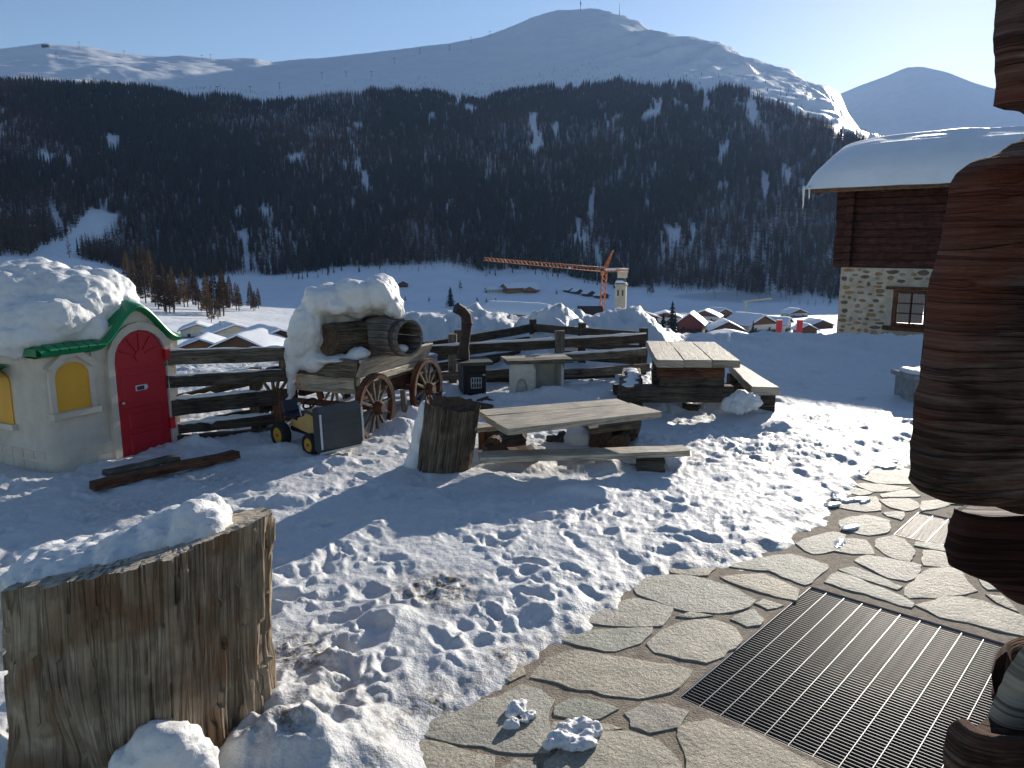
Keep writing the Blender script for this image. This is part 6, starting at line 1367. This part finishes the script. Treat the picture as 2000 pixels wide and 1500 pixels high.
# church tower
CH = plain('church_stone', (.46, .40, .29), .85, var=.25, scale=.6); COP = plain('copper_roof', (.05, .075, .055), .6, var=.3, scale=1)
cp_ = W(1213, 560, 390); cb = tz(cp_.x, cp_.y); tw = 5.3; zt2 = W(1213, 557, 390).z - cb
ct = thing('church_tower', 'pale square church tower with snowy pointed cap beside the crane', 'tower', Matrix.Translation((cp_.x, cp_.y, cb)) @ Matrix.Rotation(R_(-14), 4, 'Z'))
m = MB(); m.plank((0, 0, -3), (0, 0, zt2), tw, tw, ch=.01); m.build('shaft', CH, ct)
for z in (zt2 - 8.6, zt2 - 14.5): m = MB(); m.plank((0, 0, z), (0, 0, z + .35), tw + .3, tw + .3, ch=.02); m.build('string_course', CH, ct)
m = MB(); m.plank((0, 0, zt2), (0, 0, zt2 + .6), tw + 1.0, tw + 1.0, ch=.03); m.build('cornice', CH, ct)
for s_ in (-1, 1):
    for face in ((s_ * 1.15, -tw / 2 - .01, 0), (-tw / 2 - .01, s_ * 1.15, 1)):
        m = MB(); x, y, f = face; d = Vector((.42, 0, 0)) if not f else Vector((0, .42, 0)); c = Vector((x, y, 0)); o_ = Vector((0, -.03, 0)) if not f else Vector((-.03, 0, 0))
        pts = [c - d + Vector((0, 0, zt2 - 5.2)), c + d + Vector((0, 0, zt2 - 5.2))] + [c + d * math.cos(math.pi * k / 8) + Vector((0, 0, zt2 - 2.6 + .42 * math.sin(math.pi * k / 8))) for k in range(9)]
        n_ = len(pts); m.add([p + o_ for p in pts] + [p - o_ for p in pts], [list(range(n_))] + [[i, (i + 1) % n_, n_ + (i + 1) % n_, n_ + i] for i in range(n_)]); m.build('belfry_opening', FWIN, ct)
m = MB(); m.tube([(0, 0, zt2 + .6), (0, 0, zt2 + 1.0), (0, 0, zt2 + 2.2), (0, 0, zt2 + 3.6), (0, 0, zt2 + 4.6), (0, 0, zt2 + 7.0), (0, 0, zt2 + 8.4)], [3.1, 2.9, 2.75, 2.0, 1.05, .35, .05], 8, smooth=False); cap_ = m.build('cap_roof', COP, ct)
m = MB(); m.tube([(-.1, -.25, zt2 + .95), (-.1, -.22, zt2 + 1.3), (-.1, -.1, zt2 + 2.1)], [3.2, 2.9, 2.6], 8, smooth=False); m.build('roof_snow', SNOWROOF, cap_)
m = MB(); m.tube([(.25, .3, zt2 + 3.4), (.2, .2, zt2 + 4.8), (0, 0, zt2 + 7.0)], [2.0, 1.0, .3], 8, smooth=False); m.build('roof_snow', SNOWROOF, cap_)
# tower crane
CR = plain('crane_orange', (.62, .19, .035), .55, var=.25, scale=1); CW = plain('crane_white', (.62, .62, .6), .6)
rc = 330; top = W(1181, 530, rc); cbz = tz(top.x, top.y); cg = thing('tower_crane', 'orange lattice tower crane standing over the village', 'crane', Matrix.Translation((top.x, top.y, cbz))); CGI = cg.matrix_world.inverted()
def lattice(name, a_, b_, s0, s1, step, mat, r=.10, tri=False):
    a_, b_ = Vector(a_), Vector(b_); m = MB(); _, d, L, sd, u = m.frame(a_, b_); n = max(2, int(L / step)); offs = [(-.5, -.5), (.5, -.5), (0, .6)] if tri else [(-.5, -.5), (.5, -.5), (.5, .5), (-.5, .5)]
    def pt_(k, o_): q = k / n; s = s0 + (s1 - s0) * q; return a_ + d * (L * q) + sd * (o_[0] * s) + u * (o_[1] * s)
    for o_ in offs: m.tube([pt_(0, o_), pt_(n, o_)], r, 5)
    for k in range(n):
        for i in range(len(offs)): m.tube([pt_(k, offs[i]), pt_(k + 1, offs[(i + 1) % len(offs)])], r * .7, 4, cap=False)
    return m.build(name, mat, cg)
TP = CGI @ top
lattice('mast', CGI @ Vector((W(1172, 640, rc).x, top.y, cbz - 1)), TP, 1.9, 1.9, 2.2, CR, .16)
tipL = CGI @ W(945, 506, rc - 18); tipR = CGI @ W(1226, 528, rc + 8)
lattice('jib', TP + Vector((0, 0, .6)), tipL, 1.7, 1.1, 1.7, CR, .12, True); lattice('counter_jib', TP + Vector((0, 0, .6)), tipR, 1.4, 1.2, 1.7, CR, .12)
apex = CGI @ W(1197, 489, rc + 2); lattice('apex_frame', TP + Vector((0, 0, .8)), apex, 1.3, .3, 1.8, CR, .10)
for nm, q in (('tie_rope', TP.lerp(tipL, .45)), ('tie_rope', TP.lerp(tipR, .9))): m = MB(); m.tube([apex, q + Vector((0, 0, .8))], .05, 4); m.build(nm, IRON, cg)
m = MB(); c = CGI @ W(1216, 535, rc + 7); m.plank(c + Vector((-2.1, 0, 0)), c + Vector((2.0, 0, 0)), 1.6, 3.4, ch=.05); m.build('counterweight', WALLC, cg)
m = MB(); c = CGI @ W(1213, 525, rc + 7); m.plank(c + Vector((-2.0, 0, 0)), c + Vector((2.4, 0, 0)), 1.8, .7, ch=.3); m.build('counterweight_snow', SNOWROOF, cg)
m = MB(); c = CGI @ W(1193, 526, rc - 1); m.plank(c + Vector((-2.2, 0, 0)), c + Vector((2.2, 0, 0)), .15, 1.0, ch=.03); m.build('sign_board', CW, cg)
m = MB(); c = CGI @ W(1177, 534, rc - 1); m.plank(c + Vector((-.7, 0, 0)), c + Vector((.7, 0, 0)), 1.4, 1.9, ch=.06); m.build('cab', CR, cg)
m = MB(); c = CGI @ W(1113, 523, rc - 8); m.plank(c + Vector((-.5, 0, 0)), c + Vector((.5, 0, 0)), .8, .8); m.build('trolley', CW, cg)
rc2 = 520; p = W(1457, 588, rc2); c2 = thing('small_crane', 'small pale yellow crane far off at the right of the village', 'crane', Matrix.Translation((p.x, p.y, tz(p.x, p.y)))); I9 = c2.matrix_world.inverted(); CY_ = plain('crane_yellow', (.42, .36, .2), .6)
m = MB(); m.plank(I9 @ Vector((p.x, p.y, tz(p.x, p.y) - 1)), I9 @ p, .9, .9); m.build('mast', CY_, c2); m = MB(); m.plank(I9 @ W(1452, 589, rc2), I9 @ W(1508, 583, rc2), .6, .8); m.build('jib', CY_, c2)
# dark trees among the right-hand houses
for k, (px, yb, h) in enumerate(((1252, 642, 7), (1262, 641, 6), (1312, 640, 9), (1295, 643, 6), (1282, 643, 5), (1318, 642, 6), (1470, 652, 5))):
    p = W(px, yb, 230); t = thing('garden_conifer', ORD[(0, 1, 4, 3, 2, 5, 6)[k]] + ' dark garden conifer from the left before the right-hand houses', 'tree', Matrix.Translation((p.x, p.y, p.z - 3)), 'garden conifers in the village'); m = MB(); spruce_crown(m, h + 2, h * .3, 10, 8, 0.02, random.Random(k)); m.build('crown', SPRUCE, t); m = MB(); m.tube([(0, 0, -3), (0, 0, h)], [.2, .05], 5); m.build('trunk', TRUNK, t)
# masts and ski-lift pylons on the ridge
def mast(px, yt, yb, r, w=.8):
    b = hit(px, yb, 1500); s = b.length / 1500; m = MB(); h = (yb - yt) * s; m.tube([(0, 0, -8), (0, 0, h)], [w * 1.2, w * .6], 5); return b, m, h
for lb, px, yt, yb in (('tall radio mast on the summit of the white mountain', 1134, 1, 20), ('thin mast on the right shoulder of the summit', 1210, 10, 29)):
    b, m, h = mast(px, yt, yb, 0, 1.4); 
    if px == 1134: m.plank((0, 0, h * .45), (0, 0, h * .7), 4, 4)
    ob = m.build('radio_mast', IRON); ob.location = b; tag(ob, lb, 'mast')
for kp, (px, y) in enumerate(sorted([(629, 151), (676, 149), (726, 148), (546, 171), (489, 178), (425, 178), (770, 123), (820, 104), (878, 97), (920, 81), (957, 70), (322, 108), (243, 109), (155, 92), (395, 117), (412, 116), (110, 113)])):
    b, m, h = mast(px, y - 7, y + 2, 0, .7); m.plank((-4, 0, h), (4, 0, h), 1.2, 1.2); ob = m.build('lift_pylon', IRON); ob.location = b; tag(ob, ORD[kp] + ' tiny ski-lift pylon from the left along the snow ridge', 'pylon', 'ski-lift pylons')
b = hit(90, 92, 1500); m = MB(); m.plank((-14, 0, 3), (12, 0, 3), 10, 10, ch=.1); ob = m.build('summit_station', WALLD); ob.location = b; tag(ob, 'small dark lift station on the left end of the ridge', 'building')
# ================================================================= AIR
def zr_(o):
    a = np.empty(len(o.data.vertices) * 3, np.float32); o.data.vertices.foreach_get('co', a); return float(a[2::3].min()), float(a[2::3].max())
ZLO = min(zr_(terr)[0], zr_(farm)[0]) - 1.0; ZHI = max(zr_(terr)[1], zr_(farm)[1]) + 70.0
hz = MB(); hz.add([(x, y, z) for z in (ZLO, ZHI) for (x, y) in ((-9800, -300), (9800, -300), (9800, 9800), (-9800, 9800))], [[3, 2, 1, 0], [4, 5, 6, 7], [0, 1, 5, 4], [1, 2, 6, 5], [2, 3, 7, 6], [3, 0, 4, 7]])
hm = bpy.data.materials.new('haze_air'); hm.use_nodes = True; hn = hm.node_tree; hn.nodes.clear(); ho = hn.nodes.new('ShaderNodeOutputMaterial'); hv = hn.nodes.new('ShaderNodeVolumePrincipled')
hv.inputs['Color'].default_value = (0.34, 0.54, 1.0, 1); hv.inputs['Density'].default_value = 0.000030; hv.inputs['Anisotropy'].default_value = 0.35; hn.links.new(hv.outputs[0], ho.inputs['Volume'])
hzo = hz.build('haze', hm); tag(hzo, 'thin blue winter haze over the valley', kind='stuff')

mp_ = W(1475, 580, 800); mb = MB(); ball(mb, (0, 0, 0), (85, 60, 4.5), 24); mo = mb.build('mist_bank', hm); mo.location = mp_; mo.data.materials.clear()
mm = bpy.data.materials.new('mist_air'); mm.use_nodes = True; mn = mm.node_tree; mn.nodes.clear(); mo_ = mn.nodes.new('ShaderNodeOutputMaterial'); mv = mn.nodes.new('ShaderNodeVolumePrincipled')
mv.inputs['Color'].default_value = (0.9, 0.9, 0.86, 1); mv.inputs['Density'].default_value = 0.013; mv.inputs['Anisotropy'].default_value = 0.4; mn.links.new(mv.outputs[0], mo_.inputs['Volume']); mo.data.materials.append(mm)
tag(mo, 'thin flat streak of mist over the valley at the right', kind='stuff')
